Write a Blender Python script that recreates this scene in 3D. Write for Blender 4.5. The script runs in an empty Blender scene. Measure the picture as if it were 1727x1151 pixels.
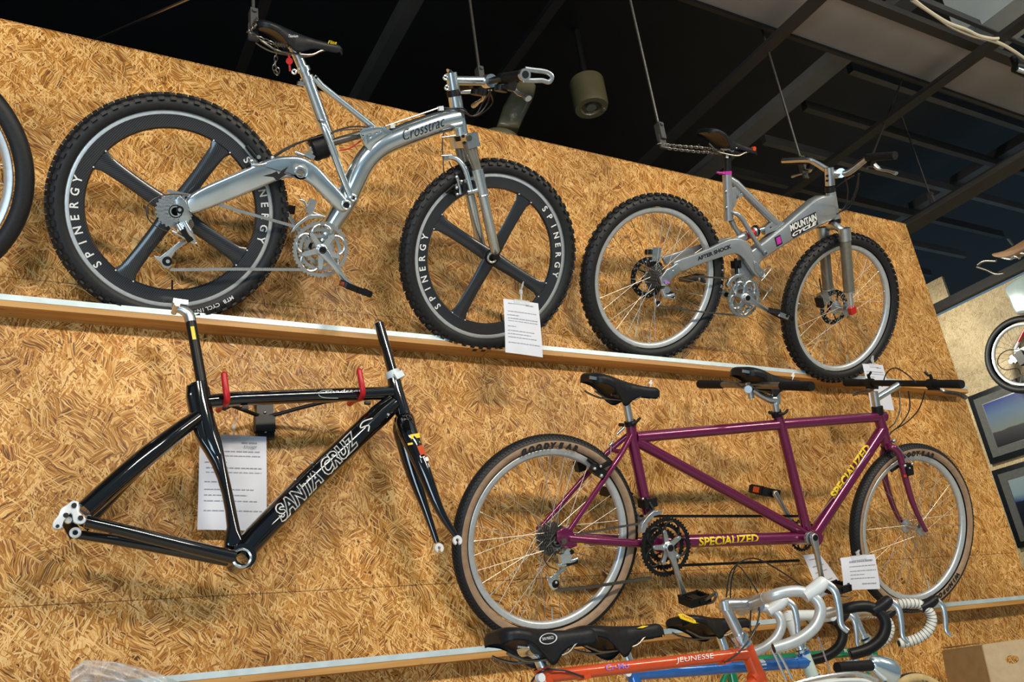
import bpy, bmesh, math, random
from mathutils import Vector, Matrix
random.seed(7)
PI = math.pi
V = Vector
W, H = 1727, 1151
sc = bpy.context.scene
COL = sc.collection

# ---------------------------------------------------------------- camera, world, lights, exposure
FPX, YAW, PITCH, ROLL = 1470.2, 0.545972, 0.393138, -0.132285
EYE = V((0, 0, 1.5))
fw = V((math.sin(YAW)*math.cos(PITCH), math.cos(YAW)*math.cos(PITCH), math.sin(PITCH)))
_r = V((math.cos(YAW), -math.sin(YAW), 0)); _u = _r.cross(fw)
cr = _r*math.cos(ROLL) + _u*math.sin(ROLL)
cu = -_r*math.sin(ROLL) + _u*math.cos(ROLL)
cam = bpy.data.objects.new('camera', bpy.data.cameras.new('camera'))
COL.objects.link(cam)
cam.data.sensor_width = 36; cam.data.lens = FPX/W*36; cam.data.clip_start = 0.05
cam.matrix_world = Matrix(((cr.x, cu.x, -fw.x, EYE.x), (cr.y, cu.y, -fw.y, EYE.y), (cr.z, cu.z, -fw.z, EYE.z), (0, 0, 0, 1)))
sc.camera = cam
sc.view_settings.view_transform = 'Standard'; sc.view_settings.look = 'None'
sc.cycles.caustics_reflective = False; sc.cycles.caustics_refractive = False
sc.view_settings.gamma = 1; sc.view_settings.exposure = 0.06
world = bpy.data.worlds.new('shop_air'); sc.world = world; world.use_nodes = True
bg = world.node_tree.nodes['Background']; bg.inputs[0].default_value = (0.38, 0.60, 0.76, 1); bg.inputs[1].default_value = 0.28

def area(name, loc, target, sx, sy, power, color):
    l = bpy.data.lights.new(name, 'AREA'); l.shape = 'RECTANGLE'; l.size = sx; l.size_y = sy; l.energy = power; l.color = color
    o = bpy.data.objects.new(name, l); COL.objects.link(o); o.location = loc
    o.rotation_euler = (V(target)-V(loc)).to_track_quat('-Z', 'Y').to_euler()
    return o
area('shop_light', (1.6, -1.45, 4.05), (1.4, 2.55, 2.1), 1.3, 0.22, 88, (1.0, 0.86, 0.68))
area('shop_light', (4.4, -1.2, 4.05), (3.2, 2.55, 2.1), 1.3, 0.22, 50, (1.0, 0.84, 0.64))
area('shop_light', (-1.3, -1.2, 4.0), (0.6, 2.55, 1.6), 1.3, 0.22, 66, (1.0, 0.90, 0.76))
area('cool_fill_light', (-2.6, -2.0, 0.9), (0.2, 2.55, 1.6), 2.2, 1.4, 72, (0.62, 0.82, 1.0))  # unseen bluish fill, added to cool and pale the lower left wall
area('side_wall_light', (5.7, 4.3, 4.1), (7.3, 4.3, 2.9), 0.4, 0.2, 34, (1.0, 0.95, 0.8))

# ---------------------------------------------------------------- survey helpers: sight lines onto real planes
D = 2.55                       # main wall
def ray(px, py):
    return cr*((px-W/2)/FPX) - cu*((py-H/2)/FPX) + fw
def at_y(px, py, y=D):
    d = ray(px, py); return EYE + d*(y/d.y)
def at_z(px, py, z):
    d = ray(px, py); return EYE + d*((z-EYE.z)/d.z)
def at_x(px, py, x):
    d = ray(px, py); return EYE + d*(x/d.x)

class Fr:
    """A working plane: origin, x along, y up, z = normal towards the room. Doubles as the thing's root Empty."""
    def __init__(s, name, O, yaw=0, lean=0, label=None, cat=None, group=None):
        s.n = V((math.sin(yaw)*math.cos(lean), -math.cos(yaw)*math.cos(lean), math.sin(lean)))
        s.ex = V((0, 0, 1)).cross(s.n).normalized(); s.ey = s.n.cross(s.ex); s.O = V(O)
        s.M = Matrix(((s.ex.x, s.ey.x, s.n.x, O[0]), (s.ex.y, s.ey.y, s.n.y, O[1]), (s.ex.z, s.ey.z, s.n.z, O[2]), (0, 0, 0, 1)))
        s.Mi = s.M.inverted()
        s.root = None
        if name:
            s.root = bpy.data.objects.new(name, None); COL.objects.link(s.root); s.root.matrix_world = s.M
            s.root.empty_display_size = 0.1
            tag(s.root, label, cat, group)
    def P(s, px, py, off=0.0):
        d = ray(px, py); t = (s.n.dot(s.O - EYE) + off)/s.n.dot(d)
        return s.Mi @ (EYE + d*t)

def tag(o, label=None, cat=None, group=None, kind=None):
    if label: o['label'] = label
    if cat: o['category'] = cat
    if group: o['group'] = group
    if kind: o['kind'] = kind
    return o

# ---------------------------------------------------------------- materials
MATS = {}
def mat(name, col, rough=0.5, metal=0.0, coat=0.0, alpha=None, trans=0.0, emit=None, spec=None):
    m = bpy.data.materials.new(name); m.use_nodes = True
    b = m.node_tree.nodes['Principled BSDF']
    b.inputs['Base Color'].default_value = (*col, 1); b.inputs['Roughness'].default_value = rough
    b.inputs['Metallic'].default_value = metal; b.inputs['Coat Weight'].default_value = coat
    b.inputs['Coat Roughness'].default_value = 0.08
    if trans: b.inputs['Transmission Weight'].default_value = trans
    if alpha is not None: b.inputs['Alpha'].default_value = alpha
    if spec is not None: b.inputs['Specular IOR Level'].default_value = spec
    if emit: b.inputs['Emission Color'].default_value = (*emit[0], 1); b.inputs['Emission Strength'].default_value = emit[1]
    MATS[name] = m
    return m
def nodes(m):
    nt = m.node_tree; return nt, nt.nodes, nt.links, nt.nodes['Principled BSDF']
def noisy(m, scale=40, amt=0.25, bump=0.0, detail=4):
    """procedural mottling of a plain material"""
    nt, N, L, b = nodes(m)
    tc = N.new('ShaderNodeTexCoord'); nz = N.new('ShaderNodeTexNoise'); nz.inputs['Scale'].default_value = scale; nz.inputs['Detail'].default_value = detail
    L.new(tc.outputs['Object'], nz.inputs['Vector'])
    mx = N.new('ShaderNodeMix'); mx.data_type = 'RGBA'; mx.blend_type = 'MULTIPLY'
    c = b.inputs['Base Color'].default_value[:]
    mx.inputs[6].default_value = c
    r = N.new('ShaderNodeMapRange'); r.inputs[1].default_value = 0.3; r.inputs[2].default_value = 0.7; r.inputs[3].default_value = 1-amt; r.inputs[4].default_value = 1+amt*0.5
    L.new(nz.outputs['Fac'], r.inputs[0]); cb = N.new('ShaderNodeCombineColor')
    for i in range(3): L.new(r.outputs[0], cb.inputs[i])
    L.new(cb.outputs[0], mx.inputs[7]); mx.inputs[0].default_value = 1
    L.new(mx.outputs[2], b.inputs['Base Color'])
    if bump:
        bp = N.new('ShaderNodeBump'); bp.inputs['Strength'].default_value = bump; bp.inputs['Distance'].default_value = 0.002
        L.new(nz.outputs['Fac'], bp.inputs['Height']); L.new(bp.outputs[0], b.inputs['Normal'])
    return m

def osb(name, dark, mid, light, pale, axes=(0, 2), rough=0.42, hue=1.0):
    """oriented strand board: many layers of long random flakes"""
    m = mat(name, mid, rough, spec=0.4)
    nt, N, L, b = nodes(m)
    tc = N.new('ShaderNodeTexCoord'); sx = N.new('ShaderNodeSeparateXYZ'); L.new(tc.outputs['Object'], sx.inputs[0])
    cv = N.new('ShaderNodeCombineXYZ'); L.new(sx.outputs[axes[0]], cv.inputs[0]); L.new(sx.outputs[axes[1]], cv.inputs[1])
    wn = N.new('ShaderNodeTexNoise'); wn.noise_dimensions = '2D'; wn.inputs['Scale'].default_value = 9; wn.inputs['Detail'].default_value = 3
    L.new(cv.outputs[0], wn.inputs['Vector'])
    ws = N.new('ShaderNodeVectorMath'); ws.operation = 'MULTIPLY_ADD'; ws.inputs[1].default_value = (0.030, 0.030, 0)
    L.new(wn.outputs['Color'], ws.inputs[0]); L.new(cv.outputs[0], ws.inputs[2])
    wn2 = N.new('ShaderNodeTexNoise'); wn2.noise_dimensions = '2D'; wn2.inputs['Scale'].default_value = 28; wn2.inputs['Detail'].default_value = 2
    L.new(cv.outputs[0], wn2.inputs['Vector'])
    ws2 = N.new('ShaderNodeVectorMath'); ws2.operation = 'MULTIPLY_ADD'; ws2.inputs[1].default_value = (0.0075, 0.0075, 0)
    L.new(wn2.outputs['Color'], ws2.inputs[0]); L.new(ws.outputs[0], ws2.inputs[2]); ws = ws2
    big = N.new('ShaderNodeTexNoise'); big.noise_dimensions = '2D'; big.inputs['Scale'].default_value = 2.3; big.inputs['Detail'].default_value = 4
    L.new(cv.outputs[0], big.inputs['Vector'])
    prev = None; prevh = None
    rnd = random.Random(3)
    # kind 'c' = patches of strands, each patch with its own direction; kind 's' = scattered long slivers
    specs = [('c', .090, .090, .0110, 0), ('c', .070, .090, .0085, .30), ('c', .110, .130, .0170, .55), ('c', .060, .070, .0060, .45), ('s', 97, .095, .012, .72), ('s', 52, .08, .008, .76),
             ('c', .045, .060, .0042, .50), ('s', -33, .07, .008, .78), ('c', .075, .085, .0055, .60), ('s', 118, .075, .0045, .74), ('s', 80, .065, .0040, .72), ('s', 12, .055, .0045, .80), ('c', .032, .042, .0028, .58), ('s', 101, .05, .0028, .78), ('s', 63, .04, .0025, .80), ('c', .050, .040, .0022, .66), ('s', 140, .035, .0026, .82)]
    for k, sp_ in enumerate(specs):
        off_ = (rnd.uniform(0, 9), rnd.uniform(0, 9), 0)
        if sp_[0] == 'c':
            _, cell, ln, wd, thr = sp_
            vc = N.new('ShaderNodeTexVoronoi'); vc.voronoi_dimensions = '2D'; vc.inputs['Scale'].default_value = 1/cell
            ao = N.new('ShaderNodeVectorMath'); ao.operation = 'ADD'; ao.inputs[1].default_value = off_; L.new(ws.outputs[0], ao.inputs[0]); L.new(ao.outputs[0], vc.inputs['Vector'])
            sc1 = N.new('ShaderNodeSeparateColor'); L.new(vc.outputs['Color'], sc1.inputs[0])
            an = N.new('ShaderNodeMath'); an.operation = 'MULTIPLY_ADD'; an.inputs[1].default_value = 2.5; an.inputs[2].default_value = .35; L.new(sc1.outputs[0], an.inputs[0])
            ro_ = N.new('ShaderNodeVectorRotate'); ro_.rotation_type = 'Z_AXIS'; L.new(ao.outputs[0], ro_.inputs['Vector']); L.new(an.outputs[0], ro_.inputs['Angle'])
            mp = N.new('ShaderNodeVectorMath'); mp.operation = 'MULTIPLY'; mp.inputs[1].default_value = (1/ln, 1/wd, 1); L.new(ro_.outputs[0], mp.inputs[0])
            gate = sc1.outputs[2]
        else:
            _, ang, ln, wd, thr = sp_
            mp = N.new('ShaderNodeMapping'); mp.vector_type = 'TEXTURE'; mp.inputs['Rotation'].default_value = (0, 0, math.radians(ang)); mp.inputs['Scale'].default_value = (ln, wd, 1); mp.inputs['Location'].default_value = off_
            L.new(ws.outputs[0], mp.inputs['Vector']); gate = None
        vo = N.new('ShaderNodeTexVoronoi'); vo.voronoi_dimensions = '2D'; vo.inputs['Scale'].default_value = 1; vo.inputs['Randomness'].default_value = 1
        L.new(mp.outputs[0], vo.inputs['Vector'])
        sp = N.new('ShaderNodeSeparateColor'); L.new(vo.outputs['Color'], sp.inputs[0])
        if gate is None: gate = sp.outputs[2]
        gr = N.new('ShaderNodeTexNoise'); gr.noise_dimensions = '2D'; gr.inputs['Scale'].default_value = 1.0; gr.inputs['Detail'].default_value = 2
        m2 = N.new('ShaderNodeVectorMath'); m2.operation = 'MULTIPLY'; m2.inputs[1].default_value = (1.2, 5, 1)
        L.new(mp.outputs[0], m2.inputs[0]); L.new(m2.outputs[0], gr.inputs['Vector'])
        ad = N.new('ShaderNodeMath'); ad.operation = 'MULTIPLY_ADD'; ad.inputs[1].default_value = 0.40; L.new(gr.outputs['Fac'], ad.inputs[0])
        sb = N.new('ShaderNodeMath'); sb.operation = 'MULTIPLY_ADD'; sb.inputs[1].default_value = 1.0; sb.inputs[2].default_value = -0.20+(.20 if sp_[0] == 's' else 0)
        L.new(sp.outputs[0], sb.inputs[0]); L.new(sb.outputs[0], ad.inputs[2])
        rp = N.new('ShaderNodeValToRGB'); cr_ = rp.color_ramp
        cr_.elements[0].position = 0.02; cr_.elements[0].color = (*dark, 1); cr_.elements[1].position = 0.98; cr_.elements[1].color = (*pale, 1)
        e = cr_.elements.new(0.24); e.color = (*mid, 1); e = cr_.elements.new(0.60); e.color = (*light, 1)
        L.new(ad.outputs[0], rp.inputs[0])
        if prev is None:
            prev = rp.outputs[0]; prevh = sp.outputs[1]
        else:
            gt = N.new('ShaderNodeMath'); gt.operation = 'GREATER_THAN'; gt.inputs[1].default_value = thr; L.new(gate, gt.inputs[0])
            mx = N.new('ShaderNodeMix'); mx.data_type = 'RGBA'; L.new(gt.outputs[0], mx.inputs[0]); L.new(prev, mx.inputs[6]); L.new(rp.outputs[0], mx.inputs[7])
            prev = mx.outputs[2]
            mh = N.new('ShaderNodeMix'); mh.data_type = 'FLOAT'; L.new(gt.outputs[0], mh.inputs[0]); L.new(prevh, mh.inputs[2]); L.new(sp.outputs[1], mh.inputs[3])
            prevh = mh.outputs[0]
    # broad tone drift of the boards
    rr = N.new('ShaderNodeMapRange'); rr.inputs[1].default_value = 0.3; rr.inputs[2].default_value = 0.7; rr.inputs[3].default_value = 0.74; rr.inputs[4].default_value = 1.16
    L.new(big.outputs['Fac'], rr.inputs[0])
    sc_ = N.new('ShaderNodeVectorMath'); sc_.operation = 'SCALE'; L.new(prev, sc_.inputs[0]); L.new(rr.outputs[0], sc_.inputs['Scale'])
    # sheet joints: 1.82 x 0.91 boards
    br = N.new('ShaderNodeTexBrick'); br.offset = 0; br.inputs['Color1'].default_value = (1, 1, 1, 1); br.inputs['Color2'].default_value = (1, .97, .93, 1); br.inputs['Mortar'].default_value = (.35, .3, .25, 1)
    br.inputs['Scale'].default_value = 1; br.inputs['Mortar Size'].default_value = 0.0012; br.inputs['Brick Width'].default_value = 1.82; br.inputs['Row Height'].default_value = 0.91
    mpb = N.new('ShaderNodeMapping'); mpb.inputs['Location'].default_value = (0.4, -0.055, 0); L.new(cv.outputs[0], mpb.inputs['Vector']); L.new(mpb.outputs[0], br.inputs['Vector'])
    ml = N.new('ShaderNodeMix'); ml.data_type = 'RGBA'; ml.blend_type = 'MULTIPLY'; ml.inputs[0].default_value = 1; L.new(sc_.outputs[0], ml.inputs[6]); L.new(br.outputs['Color'], ml.inputs[7])
    L.new(ml.outputs[2], b.inputs['Base Color'])
    bp = N.new('ShaderNodeBump'); bp.inputs['Strength'].default_value = 0.55; bp.inputs['Distance'].default_value = 0.003
    L.new(prevh, bp.inputs['Height']); L.new(bp.outputs[0], b.inputs['Normal'])
    rg = N.new('ShaderNodeMapRange'); rg.inputs[3].default_value = rough-0.12; rg.inputs[4].default_value = rough+0.2; L.new(prevh, rg.inputs[0]); L.new(rg.outputs[0], b.inputs['Roughness'])
    return m

def wood(name, c1, c2, axis=0, scale=1.0):
    m = mat(name, c1, 0.45)
    nt, N, L, b = nodes(m)
    tc = N.new('ShaderNodeTexCoord'); mp = N.new('ShaderNodeMapping'); s = [45*scale]*3; s[axis] = 2.2*scale; mp.inputs['Scale'].default_value = s
    L.new(tc.outputs['Object'], mp.inputs[0]); nz = N.new('ShaderNodeTexNoise'); nz.inputs['Scale'].default_value = 1; nz.inputs['Detail'].default_value = 5; nz.inputs['Distortion'].default_value = 0.6
    L.new(mp.outputs[0], nz.inputs['Vector'])
    rp = N.new('ShaderNodeValToRGB'); rp.color_ramp.elements[0].position = .3; rp.color_ramp.elements[0].color = (*c2, 1); rp.color_ramp.elements[1].position = .7; rp.color_ramp.elements[1].color = (*c1, 1)
    L.new(nz.outputs['Fac'], rp.inputs[0])
    # knots
    vo = N.new('ShaderNodeTexVoronoi'); m3 = N.new('ShaderNodeMapping'); s3 = [9]*3; s3[axis] = 3.2; m3.inputs['Scale'].default_value = s3; L.new(tc.outputs['Object'], m3.inputs[0]); L.new(m3.outputs[0], vo.inputs['Vector'])
    kn = N.new('ShaderNodeMapRange'); kn.inputs[1].default_value = 0.05; kn.inputs[2].default_value = 0.10; kn.inputs[3].default_value = 0.25; kn.inputs[4].default_value = 1; L.new(vo.outputs['Distance'], kn.inputs[0])
    sv = N.new('ShaderNodeVectorMath'); sv.operation = 'SCALE'; L.new(rp.outputs[0], sv.inputs[0]); L.new(kn.outputs[0], sv.inputs['Scale'])
    L.new(sv.outputs[0], b.inputs['Base Color'])
    return m

def stripes(name, c1, c2, scale, rough, metal=0.0, rot=0.6, coat=0.0):
    m = mat(name, c1, rough, metal, coat)
    nt, N, L, b = nodes(m)
    tc = N.new('ShaderNodeTexCoord'); mp = N.new('ShaderNodeMapping'); mp.inputs['Rotation'].default_value = (0, 0, rot)
    wv = N.new('ShaderNodeTexWave'); wv.inputs['Scale'].default_value = scale; wv.inputs['Distortion'].default_value = 1.5; wv.inputs['Detail'].default_value = 1
    L.new(tc.outputs['Object'], mp.inputs[0]); L.new(mp.outputs[0], wv.inputs['Vector'])
    rp = N.new('ShaderNodeValToRGB'); rp.color_ramp.elements[0].color = (*c1, 1); rp.color_ramp.elements[1].color = (*c2, 1); L.new(wv.outputs['Fac'], rp.inputs[0]); L.new(rp.outputs[0], b.inputs['Base Color'])
    return m

M_OSB = osb('strand_board', (.10, .030, .005), (.33, .125, .017), (.57, .26, .044), (.88, .57, .23), rough=.46)
M_OSB2 = osb('pale_strand_board', (.30, .21, .10), (.50, .38, .21), (.62, .50, .30), (.74, .63, .42), axes=(1, 2))
M_PINE = wood('pine', (.60, .33, .10), (.40, .18, .045))
M_RAIL = noisy(mat('anodised_rail', (.60, .74, .80), .42, 0.3), 25, .12)
M_CHROME = noisy(mat('polished_aluminium', (.80, .91, .97), .18, .92), 14, .10)
M_ALU = noisy(mat('satin_aluminium', (.66, .71, .74), .30, 0.95), 60, .12)
M_SILV = noisy(mat('silver_paint', (.42, .46, .49), .30, 0.6, .5), 30, .06)
M_RIM = noisy(mat('rim_silver', (.66, .71, .73), .35, 0.55), 60, .10)
M_STEEL = noisy(mat('dark_steel', (.24, .23, .21), .32, 0.9), 80, .2)
M_GOLDSTEEL = noisy(mat('bronze_anodised', (.30, .29, .25), .33, 0.7), 50, .1)
M_SPOKE = mat('spoke_steel', (.40, .38, .35), .35, 1.0)
M_RUB = noisy(mat('tyre_rubber', (.010, .012, .014), .55), 120, .35, .15)
M_TAN = noisy(mat('tan_sidewall', (.36, .24, .15), .6), 50, .2)
M_GUM = noisy(mat('gum_sidewall', (.52, .38, .17), .6), 50, .2)
M_BLK = noisy(mat('black_plastic', (.008, .009, .010), .42, spec=.3), 90, .3)
M_GRIP = noisy(mat('grip_rubber', (.012, .013, .015), .65, spec=.2), 200, .4, .3)
M_GLOSS = mat('gloss_black_paint', (.004, .004, .005), .06, 0, 1.0); noisy(M_GLOSS, 10, .1)
M_LEATH = noisy(mat('black_leather', (.010, .012, .016), .42, spec=.28), 150, .3, .12)
M_PURP = noisy(mat('plum_metallic_paint', (.20, .013, .088), .22, 0.45, .9), 300, .18)
M_CARB = stripes('carbon_weave', (.006, .007, .010), (.038, .046, .056), 60, .28, 0.0, .6, .6)
M_WHITE = noisy(mat('white_decal', (.86, .88, .88), .4), 90, .05)
M_BLKD = noisy(mat('black_decal', (.015, .015, .018), .4), 90, .1)
M_YEL = noisy(mat('yellow_decal', (.90, .66, .02), .4), 90, .08)
M_VIO = noisy(mat('violet_decal', (.40, .22, .62), .4), 90, .08)
M_MAG = noisy(mat('magenta_decal', (.55, .04, .40), .35), 60, .1)
M_PAPER = noisy(mat('printed_paper', (.72, .76, .86), .6), 12, .06)
M_INK = noisy(mat('grey_ink', (.30, .32, .38), .6), 90, .2)
M_RED = noisy(mat('red_rubber', (.55, .012, .02), .38), 60, .15)
M_ORNG = noisy(mat('orange_paint', (.66, .075, .012), .22, 0.1, .8), 40, .1)
M_BLUE = noisy(mat('blue_paint', (.025, .16, .55), .22, 0.3, .8), 40, .1)
M_GREEN = noisy(mat('green_paint', (.005, .24, .10), .22, 0.15, .8), 40, .1)
M_TEAL = noisy(mat('pale_teal_paint', (.55, .70, .66), .3, 0, .5), 40, .08)
M_CARD = noisy(mat('cardboard', (.55, .42, .25), .75), 30, .12, .1)
M_CARDD = noisy(mat('cardboard_end', (.40, .27, .12), .8), 30, .12, .1)
M_TAPE = noisy(mat('white_bar_tape', (.74, .76, .72), .65), 90, .12, .3)
M_CLEAR = mat('clear_plastic', (.85, .90, .92), .12, 0, 0, .42, 0); noisy(M_CLEAR, 30, .1)
M_BAG = mat('plastic_film', (.82, .88, .92), .10, 0, .6, .38, 0, spec=.9); noisy(M_BAG, 30, .1)
M_TAPEC = noisy(mat('frosted_tape', (.62, .74, .80), .35), 40, .15)
M_BEAM = noisy(mat('dark_roof_steel', (.022, .021, .020), .55), 6, .25)
M_BEAM2 = noisy(mat('grey_roof_steel', (.050, .052, .053), .5), 5, .3)
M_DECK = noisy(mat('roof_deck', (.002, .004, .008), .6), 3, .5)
M_PANEL = noisy(mat('ceiling_board', (.34, .32, .30), .8), 3, .12)
M_GLAZE = noisy(mat('glazing_added_glow', (.50, .62, .68), .25, 0, .4, emit=((.34, .46, .52), .42)), 2.5, .25)  # faint bluish emission added to brighten the panel, no lamp behind it
M_BEAM3 = noisy(mat('painted_girder', (.115, .12, .12), .45), 5, .2)
M_DUCT = noisy(mat('duct_grey', (.42, .47, .47), .5), 6, .1)
M_OLIVE = noisy(mat('olive_lamp_shell', (.17, .155, .085), .35, 0, .4), 10, .12)
M_CABLE = noisy(mat('cream_cable', (.62, .58, .46), .5), 20, .1)
M_HOSE = noisy(mat('black_cable', (.018, .018, .02), .35), 60, .2)
M_BROWN = noisy(mat('brown_leather', (.36, .20, .10), .5), 40, .15)
M_WPAINT = noisy(mat('white_paint', (.74, .80, .84), .3, 0, .4), 20, .06)
M_REDP = noisy(mat('red_paint', (.55, .02, .02), .3, 0, .5), 30, .1)
M_FRAMEB = noisy(mat('black_picture_frame', (.012, .015, .018), .35), 40, .3)
M_MATB = noisy(mat('grey_picture_mount', (.10, .105, .10), .8), 40, .15)
M_FLOOR = noisy(mat('concrete_floor', (.52, .52, .50), .6), 2.0, .15)
M_PLAST = noisy(mat('far_plaster', (.55, .57, .58), .8), 1.5, .08)
M_PEARL = noisy(mat('pearl_helmet', (.50, .62, .62), .25, 0.3, .6), 14, .1)

# ---------------------------------------------------------------- mesh helpers
class MB:
    def __init__(s): s.v = []; s.f = []; s.m = []
    def add(s, vs, fs, mi=0):
        k = len(s.v); s.v += [tuple(v) for v in vs]; s.f += [tuple(i+k for i in f) for f in fs]; s.m += [mi]*len(fs)
        return s
    def obj(s, name, mats, parent=None, sharp=40, smooth=True):
        me = bpy.data.meshes.new(name); me.from_pydata(s.v, [], s.f)
        for m in (mats if isinstance(mats, (list, tuple)) else [mats]): me.materials.append(m)
        if any(s.m): me.polygons.foreach_set('material_index', s.m)
        bm = bmesh.new(); bm.from_mesh(me); bmesh.ops.recalc_face_normals(bm, faces=bm.faces); bm.to_mesh(me); bm.free()
        if smooth:
            me.shade_smooth(); me.set_sharp_from_angle(angle=math.radians(sharp))
        o = bpy.data.objects.new(name, me); COL.objects.link(o)
        if parent is not None: o.parent = parent
        return o
    def tube(s, pts, r, seg=14, mi=0, flat=1.0, caps=True, ref=None):
        pts = [V(p) for p in pts]; n = len(pts)
        rs = [r]*n if isinstance(r, (int, float)) else list(r)
        tang = []
        for i in range(n):
            t = (pts[min(i+1, n-1)]-pts[max(i-1, 0)]); tang.append(t.normalized())
        up = V(ref) if ref else (V((0, 0, 1)) if abs(tang[0].z) < .9 else V((1, 0, 0)))
        a = (up - tang[0]*up.dot(tang[0])).normalized()
        vs = []
        for i in range(n):
            a = (a - tang[i]*a.dot(tang[i])).normalized(); b_ = tang[i].cross(a)
            for k in range(seg):
                th = 2*PI*k/seg; vs.append(pts[i] + (a*math.cos(th) + b_*math.sin(th)*flat)*rs[i])
        fs = [(i*seg+k, i*seg+(k+1) % seg, (i+1)*seg+(k+1) % seg, (i+1)*seg+k) for i in range(n-1) for k in range(seg)]
        if caps: fs += [tuple(range(seg)), tuple(range((n-1)*seg, n*seg))]
        return s.add(vs, fs, mi)
    def cyl(s, c, r, h, axis=(0, 0, 1), seg=24, r2=None, mi=0):
        a = V(axis).normalized(); c = V(c)
        return s.tube([c-a*h/2, c+a*h/2], [r, r if r2 is None else r2], seg, mi)
    def box(s, c, size, R=None, mi=0):
        c = V(c); h = [x/2 for x in size]
        vs = [V((x*h[0], y*h[1], z*h[2])) for x in (-1, 1) for y in (-1, 1) for z in (-1, 1)]
        if R is not None: vs = [R @ v for v in vs]
        return s.add([c+v for v in vs], [(0, 1, 3, 2), (4, 6, 7, 5), (0, 4, 5, 1), (2, 3, 7, 6), (0, 2, 6, 4), (1, 5, 7, 3)], mi)
    def lathe(s, prof, seg=64, c=(0, 0, 0), closed=False, mis=None, R=None):
        """prof: (radius, z) round local z"""
        n = len(prof); c = V(c); vs = []
        for k in range(seg):
            th = 2*PI*k/seg
            for (r, z) in prof:
                v = V((r*math.cos(th), r*math.sin(th), z)); vs.append(c + (R @ v if R is not None else v))
        m = n if closed else n-1
        for j in range(m):
            fs = [(k*n+j, ((k+1) % seg)*n+j, ((k+1) % seg)*n+(j+1) % n, k*n+(j+1) % n) for k in range(seg)]
            s.add([], [], 0)
            if j == 0: base = len(s.v); s.v += [tuple(v) for v in vs]
            s.f += [tuple(i+base for i in f) for f in fs]; s.m += [mis[j] if mis else 0]*len(fs)
        return s
    def torus(s, c, R_, r, seg=48, rs=10, rot=None, mi=0):
        prof = [(R_+r*math.cos(2*PI*i/rs), r*math.sin(2*PI*i/rs)) for i in range(rs)]
        return s.lathe(prof, seg, c, True, [mi]*rs, rot)
    def gear(s, c, z0, z1, ro, ri, teeth, depth=.004, mi=0):
        c = V(c); n = teeth*4; vs = []
        for z in (z0, z1):
            for i in range(n):
                th = 2*PI*i/n; rr = ro if i % 4 in (1, 2) else ro-depth
                vs.append(c+V((rr*math.cos(th), rr*math.sin(th), z)))
            for i in range(n):
                th = 2*PI*i/n; vs.append(c+V((ri*math.cos(th), ri*math.sin(th), z)))
        fs = []
        for i in range(n):
            j = (i+1) % n
            fs += [(i, j, n+j, n+i), (2*n+i, 2*n+j, 3*n+j, 3*n+i), (i, j, 2*n+j, 2*n+i), (n+i, n+j, 3*n+j, 3*n+i)]
        return s.add(vs, fs, mi)

def plate(name, outline, z0, z1, bev, m, parent=None, holes=(), sub=2):
    """flat part of real thickness from an outline in the local x-y plane, edges rounded"""
    bm = bmesh.new()
    for lp in [outline]+list(holes):
        vs = [bm.verts.new((p[0], p[1], z0)) for p in lp]
        for i in range(len(vs)): bm.edges.new((vs[i], vs[(i+1) % len(vs)]))
    bmesh.ops.triangle_fill(bm, edges=bm.edges[:], use_beauty=True, use_dissolve=True)
    ret = bmesh.ops.extrude_face_region(bm, geom=bm.faces[:])
    bmesh.ops.translate(bm, verts=[g for g in ret['geom'] if isinstance(g, bmesh.types.BMVert)], vec=(0, 0, z1-z0))
    bmesh.ops.recalc_face_normals(bm, faces=bm.faces)
    if bev > 0:
        es = [e for e in bm.edges if len(e.link_faces) == 2 and e.calc_face_angle(0) > 1.0 and abs(e.verts[0].co.z-e.verts[1].co.z) < 1e-6]
        bmesh.ops.bevel(bm, geom=es, offset=bev, segments=sub, affect='EDGES', profile=.5, clamp_overlap=True)
    me = bpy.data.meshes.new(name); bm.to_mesh(me); bm.free(); me.materials.append(m)
    me.shade_smooth(); me.set_sharp_from_angle(angle=math.radians(48))
    o = bpy.data.objects.new(name, me); COL.objects.link(o)
    if parent is not None: o.parent = parent
    return o

def smooth_path(pts, sub=6):
    """Catmull-Rom through tuples of any length"""
    out = []; n = len(pts)
    for i in range(n-1):
        p0, p1, p2, p3 = pts[max(i-1, 0)], pts[i], pts[i+1], pts[min(i+2, n-1)]
        for k in range(sub):
            t = k/sub
            out.append(tuple(.5*((2*b)+(-a+c)*t+(2*a-5*b+4*c-d)*t*t+(-a+3*b-3*c+d)*t**3) for a, b, c, d in zip(p0, p1, p2, p3)))
    out.append(tuple(pts[-1])); return out
def smooth_loop(pts, sub=4):
    n = len(pts); out = []
    for i in range(n):
        p0, p1, p2, p3 = pts[i-1], pts[i], pts[(i+1) % n], pts[(i+2) % n]
        for k in range(sub):
            t = k/sub
            out.append(tuple(.5*((2*b)+(-a+c)*t+(2*a-5*b+4*c-d)*t*t+(-a+3*b-3*c+d)*t**3) for a, b, c, d in zip(p0, p1, p2, p3)))
    return out

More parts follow.
